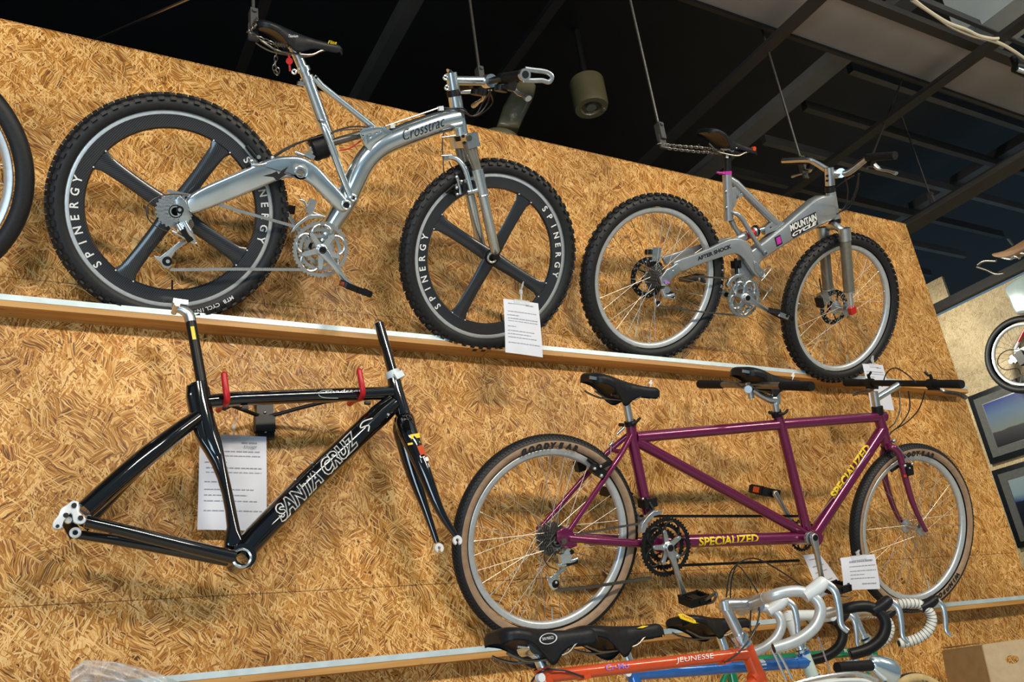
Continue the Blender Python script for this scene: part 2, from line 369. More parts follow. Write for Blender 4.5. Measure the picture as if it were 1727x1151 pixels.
def T(F, name, m, pts, par=None, sm=0, seg=14, flat=1.0, ref=None):
    """tube through sighted points (px, py, off, r)"""
    q = [(*F.P(p[0], p[1], p[2]), p[3]) for p in pts]
    if sm: q = smooth_path(q, sm)
    return MB().tube([p[:3] for p in q], [p[3] for p in q], seg, flat=flat, ref=ref).obj(name, m, par or F.root)
def PL(F, name, m, pts, z0, z1, bev=.002, par=None, holes=(), sm=0):
    zm = z1
    o = [F.P(x, y, zm)[:2] for x, y in pts]
    if sm: o = smooth_loop(o, sm)
    hs = []
    for (hx, hy, hr) in holes:
        c = F.P(hx, hy, zm); hs.append([(c.x+hr*math.cos(2*PI*i/20), c.y+hr*math.sin(2*PI*i/20)) for i in range(20)])
    return plate(name, o, z0, z1, bev, m, par or F.root, hs)
def CY(F, name, m, p, r, h, par=None, seg=24, ring=None):
    c = F.P(*p)
    mb = MB()
    if ring: mb.lathe([(r, -h/2), (r, h/2), (ring, h/2), (ring, -h/2)], seg, c, True)
    else: mb.lathe([(0.0001, -h/2), (r*.94, -h/2), (r, -h/2+min(.002, h*.2)), (r, h/2-min(.002, h*.2)), (r*.94, h/2), (0.0001, h/2)], seg, c)
    return mb.obj(name, m, par or F.root)

FONT = None
def text_mesh(body, shear=0.0, weight=0.0, track=1.0, outline=0.0):
    cu_ = bpy.data.curves.new('t', 'FONT'); cu_.body = body; cu_.size = 1; cu_.shear = shear; cu_.offset = weight; cu_.space_character = track; cu_.resolution_u = 3
    if outline: cu_.fill_mode = 'NONE'; cu_.bevel_depth = outline; cu_.bevel_resolution = 0
    ob = bpy.data.objects.new('t', cu_); COL.objects.link(ob)
    dg = bpy.context.evaluated_depsgraph_get(); dg.update()
    me = bpy.data.meshes.new_from_object(ob.evaluated_get(dg))
    bpy.data.objects.remove(ob); bpy.data.curves.remove(cu_)
    return me
def TX(F, name, m, body, p0, p1, height, off, par=None, shear=0, weight=0.0, wrap=None, track=1.0, up=None, yshift=0.0, outline=0.0):
    """lettering along a sighted baseline p0 -> p1, laid on the surface (wrap = tube radius)"""
    me = text_mesh(body, shear, weight, track, outline)
    xs = [v.co.x for v in me.vertices]; ys = [v.co.y for v in me.vertices]
    x0, x1, y0, y1 = min(xs), max(xs), min(ys), max(ys)
    a = F.P(p0[0], p0[1], off); b_ = F.P(p1[0], p1[1], off); L_ = (b_-a).length; d = (b_-a).normalized(); u = V((-d.y, d.x, 0))
    bm = bmesh.new(); bm.from_mesh(me)
    for v in bm.verts:
        v.co = V(((v.co.x-x0)/(x1-x0)*L_, (v.co.y-y0)/(y1-y0)*height, 0))
    if wrap:
        for k in range(1, 8):
            bmesh.ops.bisect_plane(bm, geom=bm.verts[:]+bm.edges[:]+bm.faces[:], plane_co=(0, height*k/8, 0), plane_no=(0, 1, 0))
    for v in bm.verts:
        y = v.co.y - height/2 + yshift
        z = 0
        if wrap: z = math.sqrt(max(wrap*wrap-y*y, 0)) - wrap + .0012
        v.co = a + d*v.co.x + u*v.co.y + V((0, 0, z))
    bm.to_mesh(me); bm.free(); me.materials.clear(); me.materials.append(m)
    me.name = name
    o = bpy.data.objects.new(name, me); COL.objects.link(o); o.parent = par or F.root
    return o
def arc_text(name, m, body, R_, z, a0, a1, height, par, weight=.02, cw=True, shear=0):
    """letters round a wheel at radius R_ (baseline), clockwise from angle a0 to a1 (radians), tops outward"""
    mb = MB(); n = len(body)
    for i, ch in enumerate(body):
        if ch == ' ': continue
        th = a0+(a1-a0)*(i/(n-1) if n > 1 else 0)
        me = text_mesh(ch, shear, weight)
        xs = [v.co.x for v in me.vertices]; cx_ = (min(xs)+max(xs))/2
        rad = V((math.cos(th), math.sin(th), 0)); tan = V((math.sin(th), -math.cos(th), 0))
        if not cw: tan = -tan
        up = rad if cw else -rad
        k = height/.73
        vs = [rad*R_ + tan*((v.co.x-cx_)*k) + up*(v.co.y*k) + V((0, 0, z)) for v in me.vertices]
        mb.add(vs, [tuple(p.vertices) for p in me.polygons])
        bpy.data.meshes.remove(me)
    return mb.obj(name, m, par, smooth=False)

def chain(name, m, pts, par, pitch=.0127, wdt=.0050, thick=.0062):
    """roller chain along local points"""
    mb = MB(); pts = [V(p) for p in pts]; acc = 0.0; seq = []
    for i in range(len(pts)-1):
        L_ = (pts[i+1]-pts[i]).length; d = (pts[i+1]-pts[i])/L_
        while acc < L_: seq.append((pts[i]+d*acc, d)); acc += pitch
        acc -= L_
    for k, (p, d) in enumerate(seq):
        u = V((-d.y, d.x, 0)).normalized(); hl = pitch*.62
        w_ = thick/2 if k % 2 else thick*.36
        c = p+d*pitch*.5
        for sgn in (-1, 1):
            vs = []
            for z in (0, .0012):
                for (x, y) in ((-1, 0), (-.75, .8), (-.3, 1), (0, .62), (.3, 1), (.75, .8), (1, 0), (.75, -.8), (.3, -1), (0, -.62), (-.3, -1), (-.75, -.8)):
                    vs.append(c+d*hl*x+u*wdt*y+V((0, 0, sgn*w_+z)))
            mb.add(vs, [tuple(range(12)), tuple(range(12, 24))]+[(i, (i+1) % 12, 12+(i+1) % 12, 12+i) for i in range(12)])
        mb.cyl(p, wdt*.6, thick*.8, seg=6)
    return mb.obj(name, m, par, smooth=False)
import numpy as np
def fitc(F, pts, off=.012):
    P_ = [F.P(x, y, off) for x, y in pts]
    A = np.array([[p.x, p.y, 1] for p in P_]); b_ = np.array([p.x**2+p.y**2 for p in P_])
    s = np.linalg.lstsq(A, b_, rcond=None)[0]
    cx_, cy_ = s[0]/2, s[1]/2
    return (cx_, cy_, math.sqrt(s[2]+cx_*cx_+cy_*cy_))

def tyre(par, ro, w, style, wallmat, r_bead):
    """ro = outer radius at the tread, w = half width"""
    mb = MB(); rc = ro-w*1.02; prof = []; mis = []
    N_ = 22
    a0 = -2.45; a1 = 2.45
    for i in range(N_+1):
        a = a0+(a1-a0)*i/N_
        prof.append((rc+w*1.02*math.cos(a)*(1 if abs(a) < 1.57 else .9), w*math.sin(a)))
    lim = {'knob': 9, 'slick': 9, 'tan': 1.36, 'gum': .75}[style if style in ('knob', 'slick') else style]
    mis = [0 if abs(a0+(a1-a0)*(i+.5)/N_) < lim else 1 for i in range(N_)]
    mb.lathe(prof, 96, (0, 0, 0), False, mis)
    if style == 'knob':
        n = 62
        for i in range(n):
            for j, (ph, ln, wd) in enumerate(((-1.12, .011, .008), (-.62, .010, .009), (-.2, .011, .007), (.2, .011, .007), (.62, .010, .009), (1.12, .011, .008))):
                th = 2*PI*(i+(.5 if j in (1, 2, 5) else 0))/n
                e_r = V((math.cos(th), math.sin(th), 0)); e_t = V((-math.sin(th), math.cos(th), 0))
                nr = e_r*math.cos(ph)+V((0, 0, math.sin(ph))); sd = -e_r*math.sin(ph)+V((0, 0, math.cos(ph)))
                c = e_r*rc + nr*(w*1.02+.0012)
                R_ = Matrix((e_t, sd, nr)).transposed()
                mb.box(c, (ln*1.35, wd*1.15, .0090), R_)
    elif style == 'tan':
        n = 150
        for i in range(n):
            for j, ph in enumerate((-.85, -.57, -.28, 0, .28, .57, .85)):
                th = 2*PI*(i+(j % 2)*.5)/n
                e_r = V((math.cos(th), math.sin(th), 0)); e_t = V((-math.sin(th), math.cos(th), 0))
                nr = e_r*math.cos(ph)+V((0, 0, math.sin(ph))); sd = -e_r*math.sin(ph)+V((0, 0, math.cos(ph)))
                mb.box(e_r*rc+nr*(w*1.02+.0003), (.0085, .0062, .0030), Matrix((e_t, sd, nr)).transposed() @ Matrix.Rotation(.6, 3, 'Z'))
    return mb.obj('tyre', [M_RUB, wallmat], par, sharp=35)

def spokes(par, n, r_hub, z_hub, r_rim, m=None, rad=.0010):
    protos = []
    for sgn in (1, -1):
        for cross in (1, -1):
            a = cross*PI/3.2
            p0 = V((r_hub*math.cos(a), r_hub*math.sin(a), sgn*z_hub)); p1 = V((r_rim, 0, sgn*.003))
            mb = MB(); mb.tube([p0, p0.lerp(p1, .95)], rad, 5); mb.tube([p0.lerp(p1, .95), p1], rad*1.9, 6)
            protos.append(mb.obj('spoke', m or M_SPOKE, par))
    for k in range(n):
        p = protos[(0, 2, 1, 3)[k % 4]]
        if k < 4: o = p
        else: o = p.copy(); COL.objects.link(o); o.parent = par
        o.rotation_euler = (0, 0, 2*PI*k/n)

def wheel(F, name, c, ro, w, kind, style, wallmat=None, rrim=.28, z_hub=.03, hubr=.02, n=32, steer=0.0, hub_m=None, discr=None, phase=0.0, off=0.0, parent=None):
    """rim is the part; tyre, spokes or blades, hub, valve are its sub-parts"""
    mb = MB()
    if kind == 'box':      # shallow alloy rim
        mb.lathe([(rrim, .012), (rrim-.002, .0135), (rrim-.014, .012), (rrim-.021, .007), (rrim-.023, 0), (rrim-.021, -.007), (rrim-.014, -.012), (rrim-.002, -.0135), (rrim, -.012), (rrim-.008, 0)], 96, closed=True)
        rim = mb.obj(name, M_RIM, parent or F.root)
    else:                  # deep carbon rim with four blades
        mb.lathe([(rrim, .0125), (rrim-.002, .0135), (rrim-.0135, .0135), (rrim-.014, .0128), (rrim-.030, .0125), (rrim-.049, .0085), (rrim-.054, 0), (rrim-.049, -.0085), (rrim-.030, -.0125), (rrim-.014, -.0128), (rrim-.0135, -.0135), (rrim-.002, -.0135), (rrim, -.0125), (rrim-.008, 0)], 96, closed=True,
                 mis=[0, 0, 0, 1, 1, 1, 1, 1, 1, 0, 0, 0, 0, 0])
        rim = mb.obj(name, [M_RIM, M_CARB], parent or F.root)
    rim.location = (c[0], c[1], off); rim.rotation_euler = (0, steer, 0)
    tyre(rim, ro, w, style, wallmat or M_RUB, rrim)
    if kind == 'box':
        spokes(rim, n, hubr, z_hub, rrim-.02)
        hb = MB(); hb.lathe([(.0001, z_hub+.014), (.009, z_hub+.014), (.011, z_hub+.004), (hubr+.004, z_hub+.002), (hubr+.004, z_hub-.002), (.012, z_hub-.008), (.011, 0), (.012, -z_hub+.008), (hubr+.004, -z_hub+.002), (hubr+.004, -z_hub-.002), (.011, -z_hub-.004), (.009, -z_hub-.014), (.0001, -z_hub-.014)], 24)
        hb.obj('hub', hub_m or M_ALU, rim)
    else:
        proto = None
        for k in range(4):
            if proto is None:
                r0, r1 = .012, rrim-.050; st = 10; vs = []; fs = []
                for i in range(st+1):
                    t = i/st; r = r0+(r1-r0)*t; hw = .026-.004*math.sin(PI*t) + (.010*max(0, (t-.88)/.12)**2)
                    for (y, z) in ((-1, 0), (-.72, .8), (0, 1), (.72, .8), (1, 0), (.72, -.8), (0, -1), (-.72, -.8)): vs.append((r, y*hw, z*(.0085-.003*t)))
                for i in range(st):
                    for j in range(8): fs.append((i*8+j, i*8+(j+1) % 8, (i+1)*8+(j+1) % 8, (i+1)*8+j))
                fs += [tuple(range(8)), tuple(range(st*8, st*8+8))]
                mb = MB(); mb.add(vs, fs)
                for yy in (-.028, .028): mb.cyl((r1-.002, yy, .0085), .0022, .003, seg=8, mi=1)
                proto = mb.obj('blade_spoke', [M_CARB, M_WHITE], rim); o = proto
            else:
                o = proto.copy(); COL.objects.link(o); o.parent = rim
            o.rotation_euler = (0, 0, phase+k*PI/2)
        hb = MB(); hb.lathe([(.0001, .034), (.010, .034), (.012, .022), (.026, .012), (.030, 0), (.026, -.012), (.012, -.022), (.010, -.034), (.0001, -.034)], 28)
        hb.obj('hub', M_BLK, rim)
    va = MB(); 
    va.tube([(0, -(rrim-.02), 0), (0, -(rrim-.062 if kind == 'box' else rrim-.082), 0)], .0028, 8)
    vo_ = va.obj('valve', M_BLK if kind != 'box' else M_CHROME, rim); vo_.rotation_euler = (0, 0, {'rear_wheel': .08, 'front_wheel': .35}.get(name, 0))
    if discr:
        ds = MB(); zz = -z_hub-.012
        ds.gear((0, 0, 0), zz-.001, zz+.001, discr, discr*.72, 18, .0015)
        for k in range(5):
            a = 2*PI*k/5
            ds.box((math.cos(a)*discr*.5, math.sin(a)*discr*.5, zz), (discr*.6, .008, .002), Matrix.Rotation(a+.35, 3, 'Z'))
        ds.gear((0, 0, 0), zz-.0015, zz+.0015, discr*.3, .012, 6, .004)
        dd = MB(); ob = ds.obj('brake_disc', M_BLK, rim, smooth=False)
        for k in range(36):
            a = 2*PI*k/36; rr = discr*(.79 if k % 2 else .9)
            dd.cyl((math.cos(a)*rr, math.sin(a)*rr, zz+.0012), .0035, .0006, seg=8)
        dd.obj('disc_hole_pattern', M_WHITE if False else M_CHROME, rim, smooth=False)
    return rim

def cassette(F, c, z0, z1, r_big, r_small, k=8, m=None, name='cassette', par=None):
    mb = MB(); bd = MB(); prof = []
    for i in range(k):
        t = i/(k-1); r = r_big+(r_small-r_big)*t**.85; z = z0+(z1-z0)*t
        mb.gear((c[0], c[1], 0), z-.0009, z+.0009, r, r*.74, int(r*2*PI/.0127), .0045); prof.append((r*.80, z))
    mb.lathe([(.012, z1+.004), (.016, z1+.004), (.016, z1), (.012, z1)], 20, (c[0], c[1], 0), True)
    o = mb.obj(name, m or M_STEEL, par or F.root, sharp=30)
    bd.lathe([(.008, z0-.002)]+prof+[(.012, z1+.002)], 24, (c[0], c[1], 0)); bd.obj('sprocket_carrier', M_BLK, o)
    return o

def chainring(F, c, z, r, m, r_mid=None, arm=.055, rot=.3, teeth=None, name='chainring', par=None, web=True):
    mb = MB(); teeth = teeth or int(r*2*PI/.0127)
    mb.gear((c[0], c[1], 0), z-.002, z+.002, r, r*.84, teeth, .0045)
    if web:
        for k in range(5):
            a = rot+2*PI*k/5
            for s_ in (-1, 1):
                q = []
                for i in range(7):
                    t = i/6; aa = a+s_*(.12+.42*t**1.2); rr = arm*1.05+(r*.86-arm*1.05)*math.sin(t*PI/2)
                    q.append((c[0]+rr*math.cos(aa), c[1]+rr*math.sin(aa), z))
                mb.tube(q, .0038, 6)
    ob = mb.obj(name, m, par or F.root, sharp=30)
    if r_mid:
        m2 = MB(); m2.gear((c[0], c[1], 0), z-.012, z-.009, r_mid, r_mid*.80, int(r_mid*2*PI/.0127), .0045); m2.obj('middle_chainring', m, par or F.root, sharp=30)
        m3 = MB(); m3.gear((c[0], c[1], 0), z-.020, z-.017, r_mid*.72, r_mid*.50, int(r_mid*.72*2*PI/.0127), .0045); m3.obj('small_chainring', m, par or F.root, sharp=30)
    return ob

def spider(F, c, z, arm, rot, m, par=None, wd=.013, boltm=None):
    mb = MB()
    for k in range(5):
        a = rot+2*PI*k/5; d = V((math.cos(a), math.sin(a), 0)); p = V((-d.y, d.x, 0)); vs = []
        for zz in (z, z+.008):
            for (t, w_) in ((0, wd), (arm*.5, wd*.62), (arm*.92, wd*.55), (arm*1.06, wd*.3)):
                for s_ in (-1, 1): vs.append(V((c[0], c[1], zz))+d*t+p*w_*s_)
        fs = []
        for i in range(3):
            b_ = 2*i; fs += [(b_, b_+1, b_+3, b_+2), (8+b_, 8+b_+1, 8+b_+3, 8+b_+2), (b_, b_+2, 8+b_+2, 8+b_), (b_+1, b_+3, 8+b_+3, 8+b_+1)]
        fs += [(6, 7, 15, 14)]
        mb.add(vs, fs); mb.cyl((c[0]+d.x*arm*.93, c[1]+d.y*arm*.93, z+.009), .0055, .004, seg=12)
    mb.lathe([(.019, z-.004), (.019, z+.008), (.014, z+.012), (.0001, z+.012)], 24, (c[0], c[1], 0))
    return mb.obj('crank_spider', m, par or F.root)

def crank(F, p0, p1, z, m, par=None, w0=.016, w1=.011, name='crank_arm', th=.013):
    a = V((*p0[:2], 0)); b_ = V((*p1[:2], 0)); d = (b_-a).normalized(); n_ = V((-d.y, d.x, 0)); L_ = (b_-a).length
    out = []
    for i in range(9): th_ = PI/2+PI*i/8; out.append(a+d*math.cos(th_)*w0+n_*math.sin(th_)*w0)
    out += [a+d*L_*.35-n_*w0*.62, a+d*L_*.75-n_*w1*.72]
    for i in range(9): th_ = -PI/2+PI*i/8; out.append(b_+d*math.cos(th_)*w1+n_*math.sin(th_)*w1)
    out += [a+d*L_*.75+n_*w1*.72, a+d*L_*.35+n_*w0*.62]
    o = plate(name, [(p.x, p.y) for p in out], z, z+th, .0035, m, par or F.root, sub=3)
    mb = MB(); mb.lathe([(.011, z+th-.001), (.011, z+th+.002), (.008, z+th+.002), (.008, z+th-.001)], 20, (p0[0], p0[1], 0), True); mb.lathe([(.0001, z+th+.0008), (.0075, z+th+.0008)], 20, (p0[0], p0[1], 0))
    mb.obj('crank_bolt', M_BLK, o)
    return o

def pedal(F, c, z0, z1, m, par=None, rot=0.2, refl=None, size=(.085, .024), clip=False):
    """platform pedal running outwards (local z) from the crank end"""
    R_ = Matrix.Rotation(rot, 3, 'Z'); c = V((c[0], c[1], 0)); s = 1 if z1 > z0 else -1
    mb = MB(); mb.tube([c+V((0, 0, z0)), c+V((0, 0, z1))], [.008, .0065], 12)
    hz = abs(z1-z0)
    for x in (-1, 1):
        mb.box(c+R_ @ V((x*size[0]/2, 0, 0))+V((0, 0, (z0+z1)/2+s*hz*.08)), (.007, size[1]*.8, hz*.78), R_)
        for k in range(5): mb.box(c+R_ @ V((x*size[0]/2, size[1]*.42, 0))+V((0, 0, z0+s*hz*(.2+.16*k))), (.007, .006, .006), R_)
    for zz in (.18, .9): mb.box(c+V((0, 0, z0+s*hz*zz)), (size[0], size[1]*.9, .008), R_)
    mb.box(c+V((0, 0, (z0+z1)/2)), (size[0]*.42, size[1]*.6, hz*.6), R_)
    o = mb.obj('pedal', m, par or F.root, smooth=False)
    if refl:
        r_ = MB(); r_.box(c+R_ @ V((-size[0]/2-.004, 0, 0))+V((0, 0, (z0+z1)/2)), (.003, size[1]*.6, hz*.35), R_)
        r_.obj('reflector', refl, o, smooth=False)
    return o

def saddle(F, a, b_, half=.068, m=None, off=0.0, tilt=None, drop=.045, badge=None, name='saddle', par=None, hump=.018, nosew=.017):
    """a = rear end, b_ = nose (local x,y). Cover shell with real underside and rails."""
    a = V((a[0], a[1], 0)); b_ = V((b_[0], b_[1], 0)); L_ = (b_-a).length; d = (b_-a).normalized(); u = V((-d.y, d.x, 0))
    n = 26; seg = 18; vs = []; fs = []
    for i in range(n+1):
        t = i/n
        w_ = half*(1-max(0, (t-.08)/.92)**.55*1.0) if t > .08 else half
        base = [(0, .55), (.04, .86), (.12, 1), (.22, .97), (.34, .78), (.46, .52), (.58, .36), (.72, .29), (.86, .26), (.95, .22), (1, .08)]
        for k in range(len(base)-1):
            if base[k][0] <= t <= base[k+1][0]:
                q = (t-base[k][0])/(base[k+1][0]-base[k][0]); q = q*q*(3-2*q); w_ = half*(base[k][1]*(1-q)+base[k+1][1]*q); break
        sk = drop*(.62+.95*math.exp(-((t-.44)/.15)**2) + .12*t)
        if t > .96: sk *= .7
        top = hump*.6*(math.cos(t*PI*1.05)+.6) - .004*math.sin(t*PI)
        if t < .05: top -= .008*(1-t/.05)
        if t > .93: top -= .012*((t-.93)/.07)**1.5
        for j in range(seg+1):
            s_ = -1+2*j/seg; e = abs(s_)
            z = math.copysign(min(1, math.sin(e*PI/2)*1.06), s_)*w_
            y = top-sk*(e**3.2)
            vs.append(a+d*(L_*t)+u*y+V((0, 0, off+z)))
    m1 = seg+1
    for i in range(n):
        for j in range(seg): fs.append((i*m1+j, i*m1+j+1, (i+1)*m1+j+1, (i+1)*m1+j))
    k0 = len(vs)
    for i in range(n+1):
        for j in range(m1): 
            p = V(vs[i*m1+j]); c = V((0, 0, off)); s_ = -1+2*j/seg
            t = i/n; low = V(vs[i*m1])
            q = p-u*max(.006, ((p-low).dot(u)*.78)) if 0 < j < seg else p-u*.002
            vs.append(q)
    for i in range(n):
        for j in range(seg): fs.append((k0+i*m1+j, k0+(i+1)*m1+j, k0+(i+1)*m1+j+1, k0+i*m1+j+1))
    for i in range(n):
        for j in (0, seg): fs.append((i*m1+j, (i+1)*m1+j, k0+(i+1)*m1+j, k0+i*m1+j))
    for i in (0, n):
        for j in range(seg): fs.append((i*m1+j, i*m1+j+1, k0+i*m1+j+1, k0+i*m1+j))
    mb = MB(); mb.add(vs, fs)
    o = mb.obj(name, m or M_LEATH, par or F.root, sharp=60)
    rl = MB()
    for s_ in (-1, 1):
        q = [a+d*L_*.05+u*-.034+V((0, 0, off+s_*.034)), a+d*L_*.14+u*-.046+V((0, 0, off+s_*.032)), a+d*L_*.28+u*-.056+V((0, 0, off+s_*.022)), a+d*L_*.60+u*-.054+V((0, 0, off+s_*.021)), a+d*L_*.74+u*-.036+V((0, 0, off+s_*.016)), a+d*L_*.90+u*-.018+V((0, 0, off+s_*.008))]
        rl.tube(smooth_path([tuple(x) for x in q], 5), .0033, 8)
    rl.obj('saddle_rails', M_STEEL, o)
    return o

def card(name, q, label, group, lines, title=None, hang=None, z_thick=.0006, m=None, rows=None, fr=None, clip=True):
    """hung paper: q = four sighted corners (tl, tr, br, bl) on plane fr"""
    F = Fr(name, fr[0], fr[1], fr[2], label, 'price card', group)
    P_ = [F.P(x, y) for x, y in q]
    mb = MB(); n = 8; vs = []
    for i in range(n+1):
        for j in range(n+1):
            s_, t = j/n, i/n
            p = P_[0].lerp(P_[1], s_).lerp(P_[3].lerp(P_[2], s_), t); p.z += .004*math.sin(t*2.6)+.0025*math.sin(s_*3+.5); vs.append(p)
    fs = [(i*(n+1)+j, i*(n+1)+j+1, (i+1)*(n+1)+j+1, (i+1)*(n+1)+j) for i in range(n) for j in range(n)]
    k = len(vs); vs += [V(v)+V((0, 0, -.0008)) for v in vs]; fs += [tuple(i+k for i in reversed(f)) for f in fs]
    mb.add(vs, fs); sh = mb.obj('paper_sheet', M_PAPER, F.root)
    ink = MB(); rnd = random.Random(len(lines)+int(q[0][0]))
    for (t, s0, s1, hgt) in lines:
        x = s0
        while x < s1:
            w_ = rnd.uniform(.03, .09); x2 = min(s1, x+w_)
            c = []
            for (ss, tt) in ((x, t), (x2, t), (x2, t+hgt), (x, t+hgt)):
                p = P_[0].lerp(P_[1], ss).lerp(P_[3].lerp(P_[2], ss), tt); p.z += .004*math.sin(tt*2.6)+.0025*math.sin(ss*3+.5)+.0012; c.append(p)
            ink.add(c, [(0, 1, 2, 3)]); x = x2+rnd.uniform(.006, .02)
    ink.obj('printed_lines', M_INK, F.root, smooth=False)
    if clip:
        mid = P_[0].lerp(P_[1], .5); d = (P_[1]-P_[0]).normalized(); u = V((-d.y, d.x, 0)); wdt = (P_[1]-P_[0]).length
        cl = MB(); cl.box(mid+V((0, 0, .004))-u*.006, (wdt*.42, .016, .006), Matrix((d, u, V((0, 0, 1)))).transposed())
        h_ = hang if hang else .05
        cl.tube([mid+u*.002+V((0, 0, .004)), mid+u*h_*.35+V((0, 0, .004))], .0035, 8)
        cl.box(mid+u*h_*.45+V((0, 0, .004)), (.010, .014, .008), Matrix((d, u, V((0, 0, 1)))).transposed())
        cl.tube([mid+u*h_*.5+V((0, 0, .004)), mid+u*h_*.75+d*.006+V((0, 0, .003)), mid+u*h_+d*.012+V((0, 0, .003))], [.005, .008, .005], 8, flat=.4)
        cl.obj('clear_clip', M_CLEAR, F.root)
        if title: pass
    return F, P_

# ---------------------------------------------------------------- the setting
def boxobj(name, lo, hi, m, kind='structure', bev=0, parent=None):
    mb = MB(); c = [(a+b)/2 for a, b in zip(lo, hi)]; mb.box((0, 0, 0), [b-a for a, b in zip(lo, hi)])
    o = mb.obj(name, m, parent, smooth=False); o.location = c if parent is None else V(c)-parent.location
    if kind: o['kind'] = kind
    return o
def bare(name, lo, hi, m):
    """wall whose texture runs in world metres (origin at the world origin)"""
    mb = MB(); c = [(a+b)/2 for a, b in zip(lo, hi)]; mb.box(c, [b-a for a, b in zip(lo, hi)]); o = mb.obj(name, m, None, smooth=False); o['kind'] = 'structure'; return o
XE = 4.20; ZT = 3.698; XS = 7.3
bare('wall_back', (-4.2, D, 0), (XE, D+.045, ZT), M_OSB)
boxobj('floor', (-6, -6, -.1), (XS+.1, 9, 0), M_FLOOR)
side_top = at_x(1640, 505, XS).z
bare('wall_right', (XS, -2, 0), (XS+.05, 9, side_top), M_OSB2)
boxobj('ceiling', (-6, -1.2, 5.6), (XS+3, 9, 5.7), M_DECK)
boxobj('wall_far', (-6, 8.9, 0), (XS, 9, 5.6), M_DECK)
boxobj('wall_left', (-6.1, -6, 0), (-6, 9, 5.6), M_PLAST)
tn = [0]
def trim(lo, hi, m):
    tn[0] += 1; return boxobj('trim_%d' % tn[0], lo, hi, m)
ZB = 4.25
def beamx(pa, pb, z, hgt, m, y0=-.6, y1=8.5):
    """steel beam running away from the viewer; sighted left and right edges"""
    xa = at_z(*pa, z).x; xb = at_z(*pb, z).x
    trim((min(xa, xb), y0, z), (max(xa, xb), y1, z+hgt), m)
beamx((420, 60), (437, 60), ZB+.5, .03, M_BEAM)
beamx((658, 60), (682, 60), ZB+.35, .10, M_BEAM2)
beamx((884, 70), (902, 70), ZB+.3, .03, M_BEAM)
beamx((1190, 170), (1212, 170), ZB, .02, M_BEAM)
beamx((1330, 160), (1368, 160), ZB+.45, .06, M_BEAM3)
beamx((1497, 200), (1517, 200), ZB, .025, M_BEAM)
beamx((1628, 318), (1668, 318), ZB-.35, .03, M_BEAM, 1.0)
beamx((1660, 299), (1665, 299), ZB-.36, .02, M_BEAM2, 1.0)
# boards of the suspended ceiling and the steel running along them
yb0 = at_z(1450, 97, ZB+.12).y; yb1 = at_z(1560, 43, ZB+.12).y
trim((1.2, yb1, ZB+.12), (XS+2, yb0, ZB+.145), M_PANEL)
trim((1.2, yb1-.050, ZB+.06), (XS+2, yb1+.0, ZB+.10), M_BEAM)
trim((1.2, yb1-.10, ZB+.14), (XS+2, yb1-.08, ZB+.18), M_BEAM2)
trim((1.2, yb0, ZB+.10), (XS+2, yb0+.02, ZB+.26), M_BEAM)
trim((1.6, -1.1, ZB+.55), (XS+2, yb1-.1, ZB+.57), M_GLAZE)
xg = at_z(1700, 45, ZB).x
# purlins under the roof deck
for k in range(16):
    y = 2.0+k*.42
    trim((at_z(1340, 200, 5.15).x, y, 5.15), (XS+1, y+.045, 5.22), M_BEAM if k % 2 else M_BEAM2)
# head of the side wall
zs = side_top
trim((XS-.06, -2, zs+.02), (XS, 9, zs+.10), M_BEAM)
trim((XS-.03, at_x(1610, 520, XS).y, zs+.10), (XS, 7.5, zs+.32), M_OSB2)
trim((XS-.35, -2, zs+.9), (XS-.25, 9, zs+.98), M_BEAM2)
trim((XS-.9, -2, zs+1.5), (XS-.85, 9, zs+1.56), M_BEAM2)

# display rails carrying the bikes: timber with an aluminium channel
YF = 2.478
def rail(x0, x1, zb, zw, zt, label, first=True):
    R_ = bpy.data.objects.new('display_rail', None); COL.objects.link(R_); R_.location = ((x0+x1)/2, YF, zb)
    tag(R_, label, 'shelf rail')
    mb = MB()
    for lo, hi in (((x0, YF, zb), (x1, YF+.010, zw)), ((x0, YF+.010, zb), (x1, D-.012, zb+.004)), ((x0, D-.012, zb), (x1, D, zw))):
        mb.box([(a+b)/2-c for a, b, c in zip(lo, hi, R_.location)], [b-a for a, b in zip(lo, hi)])
    mb.obj('timber_batten', M_PINE, R_, smooth=False)
    mc = MB()
    for lo, hi in (((x0, YF-.0015, zw), (x1, YF+.001, zt)), ((x0, D-.004, zw), (x1, D-.001, zt)), ((x0, YF+.001, zw), (x1, YF+.006, zw+.002))):
        mc.box([(a+b)/2-c for a, b, c in zip(lo, hi, R_.location)], [b-a for a, b in zip(lo, hi)])
    mc.obj('metal_channel', M_RAIL, R_, smooth=False)
    return R_
xj = at_y(825.5, 585, YF).x; xend = at_y(1631, 655, YF).x
rail(-3.0, xj-.0015, 1.5+.4682*YF, 1.5+.4755*YF, 1.5+.4825*YF, 'upper timber rail with silver channel, the longer left length below the polished bike')
rail(xj+.0015, xend, 1.5+.4682*YF, 1.5+.4755*YF, 1.5+.4825*YF, 'upper timber rail with silver channel, right-hand length ending at the wall edge')
rail(at_y(222, 1146, YF).x-.25, XE, 1.5+.0567*YF, 1.5+.0638*YF, 1.5+.0705*YF, 'lower timber rail with silver channel running under the purple tandem')
SPLIT = {'headset_cup', 'cable_stop', 'seat_collar', 'bottle_bolt', 'brake_bolt', 'stem_bolt', 'crown_bolt', 'dropout_bolt', 'fork_sticker', 'bottle_boss', 'cable_guide', 'tape_wrap', 'bearing_cap', 'cable_clip', 'head_lug', 'brake_noodle', 'frame_sticker', 'saddle_patch', 'bottom_bracket_shell', 'swing_arm_bridge', 'axle_nut', 'brake_block', 'shock_mount', 'plate_bolt', 'clamp_bolt', 'hinge_block', 'headset', 'shock_ring', 'saddle_clamp'}
